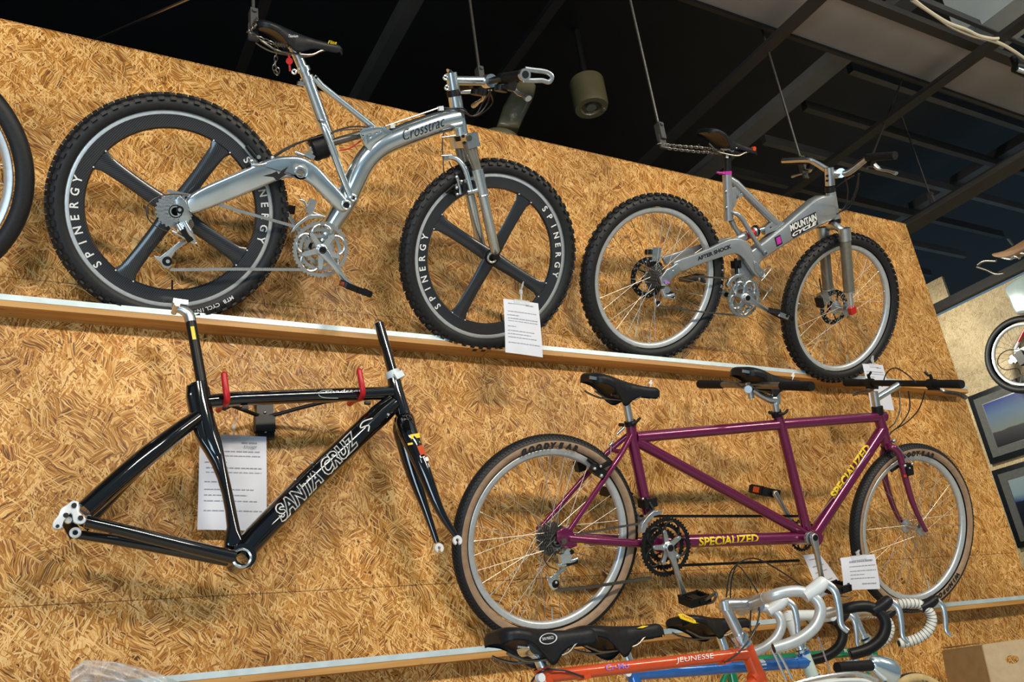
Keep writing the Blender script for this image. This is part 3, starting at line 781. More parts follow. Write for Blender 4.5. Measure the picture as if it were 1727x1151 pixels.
def K(F, name, m, items, par=None, sharp=40):
    """small fitting from sighted pieces: c = cylinder across the bike, t = tube, b = box, o = ring"""
    if name in SPLIT and len(items) > 1: return [K(F, name, m, [it], par, sharp) for it in items][0]
    mb = MB()
    for it in items:
        k = it[0]
        if k == 'c': mb.cyl(F.P(it[1], it[2], it[3]), it[4], it[5], seg=16)
        elif k == 'o': mb.torus(F.P(it[1], it[2], it[3]), it[4], it[5], 20, 8)
        elif k == 'b': mb.box(F.P(it[1], it[2], it[3]), it[4:7], Matrix.Rotation(it[7], 3, 'Z') if len(it) > 7 else None)
        elif k == 's':
            c = F.P(it[1], it[2], it[3]); r = it[4]; mb.lathe([(r*math.sin(PI*i/8)+1e-5, r*math.cos(PI*i/8)) for i in range(9)], 14, c)
        else:
            q = [(*F.P(p[0], p[1], p[2]), p[3]) for p in it[1]]
            if len(q) > 2: q = smooth_path(q, 4)
            mb.tube([p[:3] for p in q], [p[3] for p in q], 10)
    return mb.obj(name, m, par or F.root, sharp=sharp)
def bar(F, C, pts, name, m, par=None, seg=14):
    """handlebar from (da, db, z, r) offsets about the clamp point C (local)"""
    q = smooth_path([(C[0]+a, C[1]+b, z, r) for a, b, z, r in pts], 5)
    return MB().tube([p[:3] for p in q], [p[3] for p in q], seg, ref=(0, 1, 0)).obj(name, m, par or F.root)
def loc(F, a, b, z): return V((a, b, z))

# ================================================================ polished full-suspension bike, top left
c1 = [(106.5,340),(112,303.3),(133,257.7),(169.4,219.4),(215,194.8),(260.7,184.7),(280,183.3),(325.6,190.2),(371.2,210.3),(418.6,247.7),(106.5,358.2),(114.7,394.7),(142.1,445.8),(187.7,491.4),(233.3,510.6),(278.9,517.5),(463.9,358.2),(453.3,413),(431.4,451.3),(380.3,495),(325.6,515)]
c4 = [(696.4,430),(700.3,402),(711.4,370),(729.5,342.3),(749.7,322),(815.6,293.6),(844.8,294.3),(879.5,306.8),(907.3,323.5),(935.1,354.8),(950.4,388.2),(954.6,416),(696.6,434.8),(704.3,482),(723.5,520.4),(754.5,551.5),(785.6,563.3),(816.6,567.4),(954,434.8),(947.4,471.7),(932.6,504.2),(910.4,530)]
R1 = math.radians
F = Fr('mountain_bicycle', (.333, 2.524, 2.672), R1(-1.2), R1(-34.0), 'polished silver full-suspension mountain bicycle with four-blade carbon wheels on the upper rail', 'bicycle')
B1 = F
w1 = fitc(F, c1); w2 = fitc(F, c4)
rw = wheel(F, 'rear_wheel', w1, w1[2]+.042, .0260, 'blade', 'knob', rrim=w1[2], phase=R1(61))
fwh = wheel(F, 'front_wheel', w2, w2[2]+.043, .0260, 'blade', 'knob', rrim=w2[2], phase=R1(67))
for wl, s0 in ((rw, 224), (rw, 43.5), (fwh, 227), (fwh, 48)):
    arc_text('rim_lettering', M_WHITE, 'SPINERGY', wl and .2505, .0132, R1(s0), R1(s0-55), .0225, wl)
arc_text('tyre_lettering', M_WHITE, 'MTB CYCLIN-COMP SC', .297, .0262, R1(-52), R1(-88), .012, rw)
# swing arm
sw = [(313,345),(318,332),(345,315),(400,291),(455,268),(485,263),(510,265),(535,280),(558,304),(580,328),(590,343),(586,356),(574,358),(556,342),(530,316),(508,302),(482,301),(450,313),(400,334),(340,357),(322,360)]
swo = PL(F, 'swing_arm', M_CHROME, sw, .036, .062, .009, holes=[(507,291,.0125)], sm=3)
PL(F, 'swing_arm', M_CHROME, [(x+0, y+0) for x, y in sw], -.062, -.036, .009, sm=3)
CY(F, 'pivot_boss', M_CHROME, (507,291,.062), .0165, .006, swo, ring=.0125)
K(F, 'swing_arm_bridge', M_CHROME, [('t', [(470,283,-.05,.010),(470,283,.05,.010)]), ('b',520,262,.0,.03,.012,.05,-.4)])
TXe = PL(F, 'eagle_emblem', M_BLKD, [(443,297),(458,293),(467,289),(470,294),(476,287),(486,281),(479,292),(484,294),(474,300),(468,306),(461,299)], .062, .0626, 0, swo)
K(F, 'pivot_bolt', M_CHROME, [('o',584,346,.064,.013,.004)], swo); K(F, 'pivot_bolt', M_BLK, [('c',584,346,.064,.008,.008)], swo)
# main beam
T(F, 'main_tube', M_CHROME, [(772,200,0,.036),(745,206,0,.0365),(712,217,0,.037),(675,231,0,.037),(640,248,0,.0365),(614,275,0,.036),(597,308,0,.036),(580,345,0,.034),(560,378,0,.030),(543,408,0,.026)], sm=5, seg=24)
K(F, 'bottom_bracket_shell', M_CHROME, [('c',543,420,0,.024,.075)])
TX(F, 'script_lettering', M_BLKD, 'Crosstrac', (682,238), (753,212), .036, .0375, shear=.45, weight=-.004, wrap=.037)
T(F, 'head_tube', M_CHROME, [(767,163,0,.0225),(778,229,0,.0235)], seg=20)
K(F, 'headset_cup', M_BLK, [('t', [(764,152,0,.022),(766,163,0,.0235)]), ('t', [(778,228,0,.026),(780,236,0,.024)])])
st = K(F, 'stem', M_CHROME, [('t', [(760,124,0,.0195),(762,122,0,.012)]), ('t', [(760.5,123,0,.020),(766,156,0,.021)]), ('t', [(765,136,0,.015),(822,137,0,.0155)]), ('c',824,137,0,.022,.045)])
K(F, 'stem_bolt', M_CHROME, [('o',751,131,.012,.006,.0035), ('o',753.5,148,.012,.006,.0035), ('b',755,131,.0,.02,.012,.03), ('b',757,148,.0,.02,.012,.03)], st)
C = F.P(824, 137, 0)
hb = bar(F, C, [(0,0,-.27,.0115),(0,0,-.1,.0115),(0,0,.1,.0115),(0,0,.27,.0115)], 'handlebar', M_BLK)
bar(F, C, [(0,0,.13,.0165),(0,0,.255,.0165)], 'grip', M_GRIP, hb); bar(F, C, [(0,0,-.255,.0165),(0,0,-.13,.0165)], 'grip', M_GRIP, hb)
for z_ in (.262, -.262):
    be = MB(); q = smooth_path([(0, .017), (.03, .020), (.075, .024), (.097, .014), (.088, -.004), (.065, -.004), (.03, -.012), (0, -.017)], 4)
    be.tube([V((C.x+x, C.y+y, z_)) for x, y in q], .0055, 8, flat=1.4); be.lathe([(.0185, z_-.008), (.0185, z_+.008), (.0115, z_+.008), (.0115, z_-.008)], 24, (C.x, C.y, 0), True)
    be.obj('bar_end', M_ALU, hb)
    e_ = MB(); e_.cyl((C.x, C.y, z_+math.copysign(.008, z_)), .011, .004); e_.obj('end_plug', M_GRIP, hb)
for s_ in (1, -1):
    lv = MB(); z_ = s_*.115
    lv.cyl((C.x, C.y, z_), .018, .03); lv.box((C.x+.02, C.y-.018, z_), (.045, .03, .03)); lv.cyl((C.x+.005, C.y-.03, z_-s_*.02), .022, .018, (0, 1, 0))
    lv.obj('lever_mount', M_BLK, hb)
    l2 = MB(); q = smooth_path([(C.x+.035, C.y-.020, z_), (C.x+.05, C.y-.038, z_+s_*.02), (C.x+.052, C.y-.046, z_+s_*.055), (C.x+.050, C.y-.060, z_+s_*.10)], 4)
    l2.tube(q, [.006+.003*(i > len(q)-4) for i in range(len(q))], 8, flat=1.3); l2.obj('brake_lever', M_ALU, hb)
# seat mast and struts
T(F, 'seat_tube', M_SILV if False else M_CHROME, [(517,130,0,.0185),(555,236,0,.0195)], seg=20)
T(F, 'seat_post', M_CHROME, [(493,74,0,.0155),(501,92,0,.0155),(518,133,0,.0155)], seg=20)
K(F, 'seat_collar', M_CHROME, [('t', [(510.5,113,0,.0205),(513.5,121,0,.0205)]), ('t', [(516.5,129,0,.0215),(520,137,0,.0215)]), ('b',507,141,0,.018,.010,.02)])
K(F, 'clamp_bolt', M_CHROME, [('o',496,121,.01,.006,.003)])
for z_ in (.034, -.034):
    T(F, 'seat_strut', M_CHROME, [(541,206,z_*.5,.010),(546,214,z_*.9,.0125),(560,250,z_,.0125),(577,297,z_,.0105),(592,335,z_,.0095)], sm=3)
K(F, 'strut_pivot', M_CHROME, [('o',595.5,334,.040,.009,.0045)]); K(F, 'strut_pivot', M_BLK, [('c',595.5,334,.036,.006,.012)])
T(F, 'brace_tube', M_CHROME, [(537,140,0,.0095),(630,215,0,.0105)])
K(F, 'brace_clevis', M_CHROME, [('t', [(529,129,.008,.009),(541,143,.008,.010)])]); K(F, 'clevis_bolt', M_BLK, [('c',533,131,.016,.004,.008)])
br = PL(F, 'shock_bracket', M_CHROME, [(606,224),(612,217),(630,214),(648,214),(662,222),(648,230),(634,240),(624,255),(617,247)], .024, .034, .002, holes=[(625,229,.0075),(613,229,.0028),(636,224,.0028),(642,221,.0028)])
PL(F, 'shock_bracket', M_CHROME, [(606,224),(630,214),(662,222),(624,255)], -.034, -.024, .002)
T(F, 'shock_damper', M_STEEL, [(552,243,0,.012),(618,224,0,.012)])
K(F, 'damper_hose', M_RED, [('t', [(572,254,.012,.0022),(590,250,.014,.0022),(608,238,.012,.0022)])])
dc = F.P(524, 254, 0); de = F.P(551, 245, 0); ax = (de-dc).normalized()
q = MB(); L_ = (de-dc).length; pr = [0, .06, .12, .30, .5, .7, .88, .94, 1.0]; rr = [.026, .032, .036, .0375, .036, .0375, .037, .033, .026]
q.tube([dc+ax*L_*t for t in pr], rr, 28); q.obj('elastomer_spring', M_BLK, F.root)
q = MB(); q.tube([de, de+ax*.005], .036, 28); q.tube([dc-ax*.004, dc], .022, 28); q.obj('spring_plate', M_CHROME, F.root)
K(F, 'shock_mount', M_CHROME, [('t', [(497,257,.01,.006),(512,262,.01,.006)]), ('b',520,262,0,.03,.016,.03,-.3)])
# drivetrain
b0 = F.P(543, 422.5, .075); cc = (F.P(540.5, 421, .05).x, F.P(540.5, 421, .05).y)
chainring(F, cc, .052, .089, M_ALU, .070, .058, rot=1.0)
spider(F, cc, .056, .058, 1.0, M_CHROME)
ce = F.P(592, 484, .085)
crank(F, cc, (ce.x, ce.y), .064, M_CHROME)
pedal(F, (ce.x, ce.y), .080, .180, M_BLK, rot=-.25, refl=M_ORNG, size=(.080, .020))
ce2 = (2*cc[0]-ce.x, 2*cc[1]-ce.y); crank(F, cc, ce2, -.078, M_CHROME); pedal(F, ce2, -.085, -.18, M_BLK, rot=.05, size=(.082, .028))
wc = (w1[0], w1[1]); cassette(F, wc, .018, .060, .052, .026, m=M_ALU)
chain('chain', M_ALU, [F.P(283,322,.045), F.P(330,332,.045), F.P(400,355,.045), F.P(500,383,.045)], F.root)
chain('chain', M_ALU, [F.P(288,455,.045), F.P(400,454,.046), F.P(512,455,.048)], F.root)
dh = PL(F, 'dropout', M_ALU, [(296,338),(303,330),(314,340),(318,356),(324,370),(312,374),(300,366)], .052, .060, .001, holes=[])
K(F, 'axle_nut', M_BLK, [('c',303,354,.062,.011,.012)]); K(F, 'axle_nut', M_CHROME, [('c',303,354,.070,.005,.006)])
K(F, 'rear_derailleur', M_CHROME, [('c',310,371,.066,.0135,.014), ('t', [(300,378,.07,.010),(306,388,.072,.012)]), ('t', [(310,374,.072,.008),(320,392,.075,.009),(329,408,.07,.006)]), ('t', [(290,390,.07,.004),(330,411,.07,.005)])])
K(F, 'derailleur_body', M_BLK, [('b',314,396,.072,.045,.018,.018,-.9)])
PL(F, 'derailleur_cage', M_ALU, [(259,431),(270,434),(287,420),(302,408),(314,405),(312,412),(296,424),(290,434),(290,448),(284,454),(275,452),(270,443)], .055, .058, .001)
K(F, 'jockey_wheel', M_BLK, [('c',282,441,.059,.014,.006)]); K(F, 'jockey_bolt', M_CHROME, [('c',283,441,.063,.0055,.004)]); K(F, 'jockey_wheel', M_STEEL, [('c',316,378,.050,.018,.004)])
T(F, 'gear_cable', M_HOSE, [(318,329,.07,.0018),(285,328,.075,.0018),(258,337,.08,.0018),(247,353,.085,.0018),(252,372,.085,.0018),(270,386,.08,.0018),(284,391,.075,.0018)], sm=4, seg=6)
PL(F, 'front_derailleur', M_ALU, [(489,393),(500,378),(514,367),(522,362),(536,362),(548,368),(536,368),(520,371),(506,380),(496,391)], .040, .058, .002)
K(F, 'derailleur_clamp', M_ALU, [('b',524,348,.035,.022,.045,.02,-.2), ('t', [(505,337,.03,.003),(514,340,.03,.004),(518,352,.03,.004)]), ('t', [(527,358,.04,.003),(548,366,.04,.003)])])
# brakes
K(F, 'rear_brake', M_ALU, [('t', [(424,277,.055,.007),(436,279,.06,.006),(452,275,.055,.006),(461,268,.05,.007)]), ('s',424,272,.06,.008), ('s',459,266,.05,.007)])
K(F, 'brake_block', M_BLK, [('t', [(416,246,.022,.006),(432,266,.026,.007)]), ('b',424,283,.045,.035,.018,.02,.3)])
K(F, 'brake_arm', M_ALU, [('c',436,265,.034,.006,.01)])
T(F, 'brake_cable', M_HOSE, [(448,274,.04,.0022),(475,254,.03,.0022),(505,240,.03,.0022),(548,228,.03,.0022),(580,219,.03,.0022),(620,217,.03,.0022),(650,214,.03,.0022)], sm=4, seg=8)
T(F, 'brake_cable', M_HOSE, [(462,265,.02,.0025),(500,243,.01,.0025),(540,230,-.01,.0025),(590,214,-.01,.0025),(632,216,.01,.0025)], sm=4, seg=8)
T(F, 'cable_housing', M_ALU, [(650,213,.02,.0025),(740,182,.02,.0025)], seg=8); K(F, 'cable_stop', M_WPAINT, [('b',743,183,.02,.016,.014,.016,.3),('b',661,213,.02,.014,.012,.016,.3)])
# fork
for z_, far in ((.055, 0), (-.055, 1)):
    p = (784,240) ; 
    T(F, 'fork_stanchion', M_GOLDSTEEL, [((786,238,z_,.0155) if not far else (781,244,z_,.0155)), ((806,292,z_,.0155) if not far else (796,290,z_,.0155))], seg=18)
nl = [F.P(804.6,286,.055), F.P(836,428,.055)]
dirl = nl[1]-nl[0]
for s_ in (1, -1):
    z_ = .055*s_; a_ = V((nl[0].x, nl[0].y, z_)); e_ = V((nl[1].x, nl[1].y, z_))
    lg = MB(); lg.tube([a_, a_.lerp(e_, .12), a_.lerp(e_, .121), a_.lerp(e_, .3), a_.lerp(e_, .301), a_.lerp(e_, .97), e_], [.0205, .0205, .0195, .0195, .0175, .0165, .010], 20)
    lg.torus(a_.lerp(e_, .301), .0185, .003, 20, 6, Matrix.Rotation(PI/2, 3, 'X') @ Matrix.Rotation(math.atan2(dirl.x, -dirl.y), 3, 'Y'))
    lg.obj('fork_leg', M_CHROME, F.root)
    up = MB(); top = a_-(e_-a_)*.36; up.tube([top, a_], .0155, 18); up.obj('fork_stanchion', M_GOLDSTEEL, F.root)
    ck = MB(); ck.box(top+(e_-a_)*.03, (.044, .046, .040), Matrix.Rotation(math.atan2(dirl.y, dirl.x)+PI/2, 3, 'Z')); ck.obj('crown_clamp', M_ALU, F.root)
    if s_ > 0:
        K(F, 'crown_bolt', M_STEEL, [('c',791,233,.078,.010,.006)]); K(F, 'crown_bolt', M_BLK, [('c',781,230,.078,.005,.006),('c',783,241,.078,.005,.006)])
ckx = MB(); tp = V((nl[0].x, nl[0].y, 0))-dirl*.33; ckx.box((tp.x, tp.y, 0), (.040, .040, .10), Matrix.Rotation(math.atan2(dirl.y, dirl.x)+PI/2, 3, 'Z')); ckx.obj('fork_crown', M_ALU, F.root)
T(F, 'brake_arch', M_CHROME, [(757,266,.03,.006),(770,268,.035,.009),(783,283,.045,.010),(790,305,.05,.009),(795,325,.055,.008)], sm=4)
K(F, 'arch_tie', M_CHROME, [('t', [(788,325,.055,.008),(818,318,.055,.008)])])
K(F, 'cable_yoke', M_ALU, [('c',752,267,.03,.008,.012), ('t', [(744,263,.03,.003),(762,262,.03,.004)]), ('t', [(745,232,.03,.003),(768,229,.03,.004)])])
T(F, 'brake_cable', M_HOSE, [(749,223,.03,.002),(746,240,.03,.002),(749,300,.03,.0015)], sm=3, seg=6); T(F, 'brake_cable', M_HOSE, [(757,272,.03,.0018),(768,294,.03,.0018)], seg=6)
K(F, 'front_brake', M_ALU, [('t', [(771,300,.035,.006),(775,316,.035,.006),(776,328,.035,.007)]), ('s',770,299,.035,.007), ('s',770,317,.045,.006), ('s',771,328,.045,.006),('s',778,306,.05,.006)])
K(F, 'brake_block', M_BLK, [('t', [(752,325,.022,.006),(766,313,.024,.007)]), ('b',772,322,.03,.035,.02,.02,.6), ('t', [(781,305,.05,.004),(783,322,.05,.004)])])
K(F, 'axle_nut', M_BLK, [('c',837,434,.075,.010,.02)]); K(F, 'quick_release', M_ALU, [('o',830,435,.040,.016,.004)])
for dx, dz in ((0, .03), (8, .05), (16, .02)):
    T(F, 'brake_cable', M_HOSE, [(824+dx*.3,152,.10,.0024),(831-dx,172,dz,.0024),(815-dx*.6,190,dz,.0024),(798-dx*.3,196,dz,.0024),(782,190-dx*.4,.03,.0024),(762,183,.03,.0024),(748,182,.025,.0024)], sm=5, seg=8)
sa, sb_ = F.P(428,48,0), F.P(578,72,0)
sd = saddle(F, sa, sb_, .064, M_LEATH, drop=.036, hump=.026)
TX(F, 'saddle_lettering', M_YEL, 'Flite', (553,74), (568,75), .010, .018, sd, shear=.3); TX(F, 'saddle_lettering', M_WHITE, 'Titanium', (487,63), (503,63), .008, .058, sd, shear=.3)
K(F, 'saddle_clamp', M_ALU, [('o',499,72,.022,.014,.0045), ('o',499,72,-.022,.014,.0045), ('c',494,76,0,.013,.05)])
T(F, 'seat_pin', M_REDP, [(487,90,.02,.003),(488,106,.02,.004),(489,120,.02,.003)]); K(F, 'round_tag', M_REDP, [('c',488,103,.026,.010,.004)])

# ================================================================ silver monocoque bike, top right
c3 = [(1005.3,457.4),(1012.6,428.2),(1027.2,397.8),(1047.8,373.5),(1073.4,356.5),(1097.7,348.9),(1108.2,347.7),(1138.7,352.8),(1165.4,368.7),(1182.5,388.1),(1194.6,414.9),(1004,457),(1004,484.8),(1011.7,522.3),(1028.4,554.3),(1053.4,576.5),(1078.4,589),(1202.6,457),(1201.2,480.6),(1192.9,509.8),(1176.2,541.8),(1151.2,568.2),(1117.8,586.2),(1097,593.2)]
c6 = [(1340.5,507.6),(1348.4,481.6),(1360.8,456.8),(1377.8,436.5),(1398.1,422.9),(1439.4,416.7),(1460.8,424.1),(1482.3,442.1),(1495.9,467),(1502.7,493),(1503,512.2),(1499.4,536.5),(1487.8,565.7),(1470.8,591.2),(1450.1,609.5),(1428.2,624.1),(1338.6,530.4),(1342.9,563.3),(1355,592.5),(1375.7,613.2),(1402.5,627.2)]
F = Fr('mountain_bicycle', (2.14, 2.524, 2.690), R1(-3.2), R1(-32), 'brushed silver box-beam mountain bicycle with spoked disc-brake wheels on the upper rail', 'bicycle')
B2 = F
w1 = fitc(F, c3); w2 = fitc(F, c6)
rw = wheel(F, 'rear_wheel', w1, w1[2]+.049, .0275, 'box', 'knob', rrim=w1[2], z_hub=.032, hubr=.024, discr=.082)
fwh = wheel(F, 'front_wheel', w2, w2[2]+.049, .0275, 'box', 'knob', rrim=w2[2], z_hub=.034, hubr=.026, discr=.080)
arc_text('tyre_lettering', M_WHITE, 'TIOGA', .305, .026, R1(12), R1(-4), .012, rw)
sw = [(1138,442),(1170,430),(1200,418),(1230,404),(1250,403),(1264,412),(1273,432),(1282,450),(1290,463),(1279,469),(1265,452),(1255,437),(1246,430),(1235,429),(1200,440),(1170,451),(1146,460),(1140,455)]
so = PL(F, 'swing_arm', M_SILV, sw, .036, .056, .004, sm=2)
PL(F, 'swing_arm', M_SILV, [(1118,434),(1160,420),(1200,407),(1232,400),(1262,412),(1289,462),(1278,468),(1254,438),(1233,418),(1200,425),(1160,438),(1124,447)], -.056, -.036, .004)
TX(F, 'swing_arm_lettering', M_BLKD, 'AFTER SHOCK', (1177,440.5), (1234,418.5), .0165, .0566, so, weight=.05)
PL(F, 'pivot_plate', M_ALU, [(1272,440),(1280,446),(1292,462),(1284,468),(1274,456)], .056, .060, .001, so, holes=[(1283,459,.003)])
K(F, 'swing_arm_bridge', M_SILV, [('b',1232,412,0,.05,.02,.08,.1), ('t', [(1287,464,-.05,.008),(1287,464,.058,.008)])])
PL(F, 'dropout', M_ALU, [(1124,456),(1143,444),(1150,457),(1132,472),(1126,482),(1116,482),(1114,470)], .050, .060, .002, holes=[(1135,455,.003)])
K(F, 'dropout_bolt', M_VIO, [('c',1123,476,.064,.007,.008),('c',1127,477,.064,.004,.01)])
# monocoque beam
bm_ = [(1245,452),(1258,430),(1290,408),(1320,384),(1345,362),(1376,336),(1388,330),(1410,330),(1413,366),(1404,372),(1372,388),(1340,404),(1300,430),(1285,441),(1272,470),(1258,486),(1248,482),(1246,468)]
fo = PL(F, 'main_beam', M_SILV, bm_, -.026, .026, .009)
TX(F, 'beam_lettering', M_WHITE, 'MOUNTAIN', (1334,391), (1378,371), .030, .0268, fo, weight=.04); TX(F, 'beam_lettering', M_WHITE, 'CYCLE', (1337,400), (1379,378), .017, .0268, fo, weight=.05, shear=.3)
PL(F, 'decal_backing', M_BLKD, [(1332,379),(1376,357),(1379,374),(1380,379),(1338,402),(1335,399)], .0262, .0264, 0, fo)
PL(F, 'badge', M_BLKD, [(1306,401),(1316,396),(1320,411),(1310,417)], .026, .0266, 0, fo); PL(F, 'badge_centre', M_MAG, [(1309,402),(1316,398.5),(1318,410),(1311,413)], .0266, .0272, 0, fo)
T(F, 'head_tube', M_SILV, [(1401,324,0,.021),(1408,369,0,.022)], seg=20)
K(F, 'headset_cup', M_BLK, [('t', [(1399.5,315,0,.021),(1400.5,323,0,.024)]), ('t', [(1408,370,0,.025),(1408,377,0,.025)])])
T(F, 'seat_tube', M_SILV, [(1226,294,0,.0185),(1229,372,0,.0185)], seg=20)
K(F, 'bottle_bolt', M_ALU, [('s',1224,323,.012,.006), ('s',1225,350,.012,.006)])
T(F, 'top_strut', M_SILV, [(1228,300,0,.012),(1240,309,0,.0165),(1304,373,0,.0165),(1312,380,0,.013)], seg=18)
PL(F, 'gusset', M_SILV, [(1232,318),(1244,314),(1262,326),(1252,331),(1243,338),(1239,350),(1233,354)], -.008, .008, .002, holes=[(1244,333,.0065),(1250,325,.004)])
PL(F, 'gusset', M_SILV, [(1291,384),(1308,370),(1324,376),(1310,388),(1291,396)], -.012, .012, .002, holes=[(1300,384,.0045),(1310,379,.0045)])
for z_ in (.030, -.030):
    T(F, 'seat_strut', M_SILV, [(1233,358,z_*.4,.0085),(1243,361,z_,.0095),(1254,373,z_,.0100),(1270,400,z_,.0095),(1284,420,z_,.0085),(1292,427,z_,.008)], sm=3)
K(F, 'strut_pivot', M_SILV, [('c',1292,427,.036,.011,.010)]); K(F, 'strut_pivot', M_STEEL, [('c',1292,427,.042,.005,.004)])
T(F, 'lower_strut', M_SILV, [(1233,372,0,.012),(1238,382,0,.010),(1246,394,0,.010)], sm=2)
T(F, 'shock_body', M_REDP, [(1256,399,0,.0185),(1270,392,0,.0185)], seg=20); T(F, 'shock_can', M_ALU, [(1243,403,0,.012),(1247,402,0,.019),(1256,398,0,.019)], seg=20); K(F, 'shock_ring', M_ALU, [('t', [(1270,392,0,.022),(1273,390,0,.022)]), ('t', [(1274,390,0,.010),(1296,384,0,.010)])])
K(F, 'shock_ring', M_BLK, [('t', [(1273,390,0,.024),(1276,389,0,.024)])])
T(F, 'seat_post', M_BLK, [(1227,256,0,.0145),(1227,292,0,.0145)], seg=18); K(F, 'post_sticker', M_WHITE, [('b',1226.5,264,.0145,.012,.012,.002)])
K(F, 'seat_collar', M_MAG, [('t', [(1226,289,0,.0195),(1226,295,0,.0195)]), ('c',1217,292,0,.006,.03), ('t', [(1209,291,.02,.004),(1222,293,.02,.003)])])
sd = saddle(F, F.P(1184,227,0), F.P(1277,249,0), .066, M_LEATH, drop=.028, hump=.030)
K(F, 'saddle_badge', M_ORNG, [('c',1271,251,.010,.009,.012)], sd)
K(F, 'saddle_clamp', M_ALU, [('c',1228,252,0,.012,.05), ('t', [(1216,252,.022,.004),(1242,250,.022,.004)])])
# cockpit
K(F, 'stem', M_ALU, [('t', [(1398,283,0,.020),(1400,313,0,.021)]), ('t', [(1400,293,0,.017),(1412,294,0,.019)]), ('t', [(1418,292,-.02,.021),(1418,292,.02,.021)])])
K(F, 'stem_bolt', M_BLK, [('c',1395,297,.018,.005,.006), ('c',1395,305,.018,.005,.006)])
C = F.P(1417, 292, 0)
hb = bar(F, C, [(-.05,.055,-.31,.0115),(-.045,.055,-.17,.0115),(-.03,.045,-.13,.0125),(0,.004,-.05,.0145),(0,0,0,.016),(0,.004,.05,.0145),(-.02,.045,.14,.0125),(-.03,.055,.18,.0115),(-.04,.055,.31,.0115)], 'handlebar', M_ALU)
for s_ in (1, -1):
    bar(F, C, [(-.033,.055,s_*.185,.0165),(-.042,.055,s_*.31,.0165)], 'grip', M_GRIP, hb)
    bar(F, C, [(-.042,.055,s_*.31,.0175),(-.042,.055,s_*.316,.0165)], 'end_plug', M_BLK if s_ < 0 else M_GRIP, hb)
    lv = MB(); lv.cyl((C.x-.03, C.y+.055, s_*.175), .017, .02); lv.box((C.x-.01, C.y+.035, s_*.172), (.03, .03, .022)); lv.obj('lever_mount', M_BLK, hb)
    l2 = MB(); q = smooth_path([(C.x, C.y+.03, s_*.178), (C.x+.012, C.y+.012, s_*.20), (C.x+.010, C.y+.004, s_*.245), (C.x+.004, C.y-.008, s_*.295)], 4); l2.tube(q, [.008]*4+[.005]*(len(q)-6)+[.007]*2, 8, flat=1.3); l2.obj('brake_lever', M_ALU, hb)
for e in (((1448,293,.17),(1446,320,.1),(1432,350,.04),(1413,358,.01)), ((1449,293,.17),(1440,330,.12),(1425,352,.05),(1409,362,.02)), ((1425,300,.0),(1430,320,.0),(1426,346,.0),(1412,360,.0)), ((1440,296,.14),(1420,308,.05),(1412,314,.02),(1405,318,.0))):
    T(F, 'brake_hose', M_HOSE, [(x, y, z, .0025) for x, y, z in e], sm=5, seg=8)
# fork: clamped crown, bronze slider outside, chromed lower stanchion
K(F, 'fork_crown', M_ALU, [('t', [(1397,386,-.06,.016),(1400,383,-.03,.017),(1404,381,.0,.020),(1412,383,.03,.017),(1424,393,.06,.016)])])
uL = [F.P(1424,390,.062), F.P(1432,491,.062), F.P(1435,518,.062)]
for s_ in (1, -1):
    a_, m_, e_ = [V((p.x, p.y, s_*.062)) for p in uL]
    t_ = MB(); t_.tube([a_, m_], [.0235, .0235], 22); t_.obj('fork_upper', M_GOLDSTEEL, F.root)
    t_ = MB(); t_.tube([a_-(m_-a_)*.05, a_+(m_-a_)*.16], .0265, 22); t_.tube([m_, m_+(e_-m_)*.12], .0255, 22); t_.obj('fork_collar', M_ALU, F.root)
    t_ = MB(); t_.tube([m_, e_], .013, 16); t_.obj('fork_lower', M_CHROME, F.root)
    t_ = MB(); t_.tube([e_, e_+(e_-m_)*.25], .012, 12); t_.obj('fork_tip', M_REDP if s_ > 0 else M_BLK, F.root)
K(F, 'quick_release', M_REDP, [('b',1437,524,.08,.03,.03,.02,.5)])
K(F, 'disc_caliper', M_ALU, [('b',1388,503,-.055,.042,.05,.03,.5)]); K(F, 'disc_caliper', M_BLK, [('b',1382,510,-.05,.02,.045,.03,.5), ('t', [(1382,470,-.06,.003),(1386,495,-.06,.003)])])
K(F, 'disc_caliper', M_CHROME, [('b',1104,429,-.05,.040,.055,.03,.1)]); K(F, 'disc_caliper', M_BLK, [('b',1095,425,-.055,.03,.02,.02,.2), ('b',1100,446,-.05,.05,.02,.03,.3)])
cc_ = F.P(1254.5, 502, .05); cc = (cc_.x, cc_.y)
chainring(F, cc, .050, .083, M_ALU, .066, .055, rot=1.7)
spider(F, cc, .054, .055, 1.7, M_ALU)
K(F, 'bottom_bracket_shell', M_SILV, [('c',1256,498,0,.024,.075), ('t', [(1256,486,0,.03),(1256,498,0,.026)])])
ce = F.P(1305, 529, .085); crank(F, cc, (ce.x, ce.y), .062, M_ALU)
pedal(F, (ce.x, ce.y), .075, .165, M_BLK, rot=-.3, size=(.075, .02)); K(F, 'pedal_cage', M_ALU, [('b',1322,533,.16,.05,.018,.006,-.2)])
ce2 = (2*cc[0]-ce.x, 2*cc[1]-ce.y); crank(F, cc, ce2, -.075, M_ALU); pedal(F, ce2, -.085, -.165, M_STEEL, rot=.3, size=(.08, .02))
wc = (w1[0], w1[1]); cassette(F, wc, .018, .048, .055, .026, m=M_STEEL)
chain('chain', M_STEEL, [F.P(1165,466,.045), F.P(1248,471,.047)], F.root, .0127, .0035); chain('chain', M_STEEL, [F.P(1110,516,.045), F.P(1180,526,.045), F.P(1250,533,.047)], F.root, .0127, .0035)
K(F, 'rear_derailleur', M_CHROME, [('c',1124,489,.066,.013,.014), ('t', [(1117,487,.066,.008),(1122,500,.066,.010),(1137,497,.07,.006)]), ('t', [(1118,503,.06,.004),(1137,503,.06,.005)]), ('t', [(1106,504,.055,.003),(1105,512,.055,.004),(1108,517,.055,.004),(1115,510,.055,.004)])])
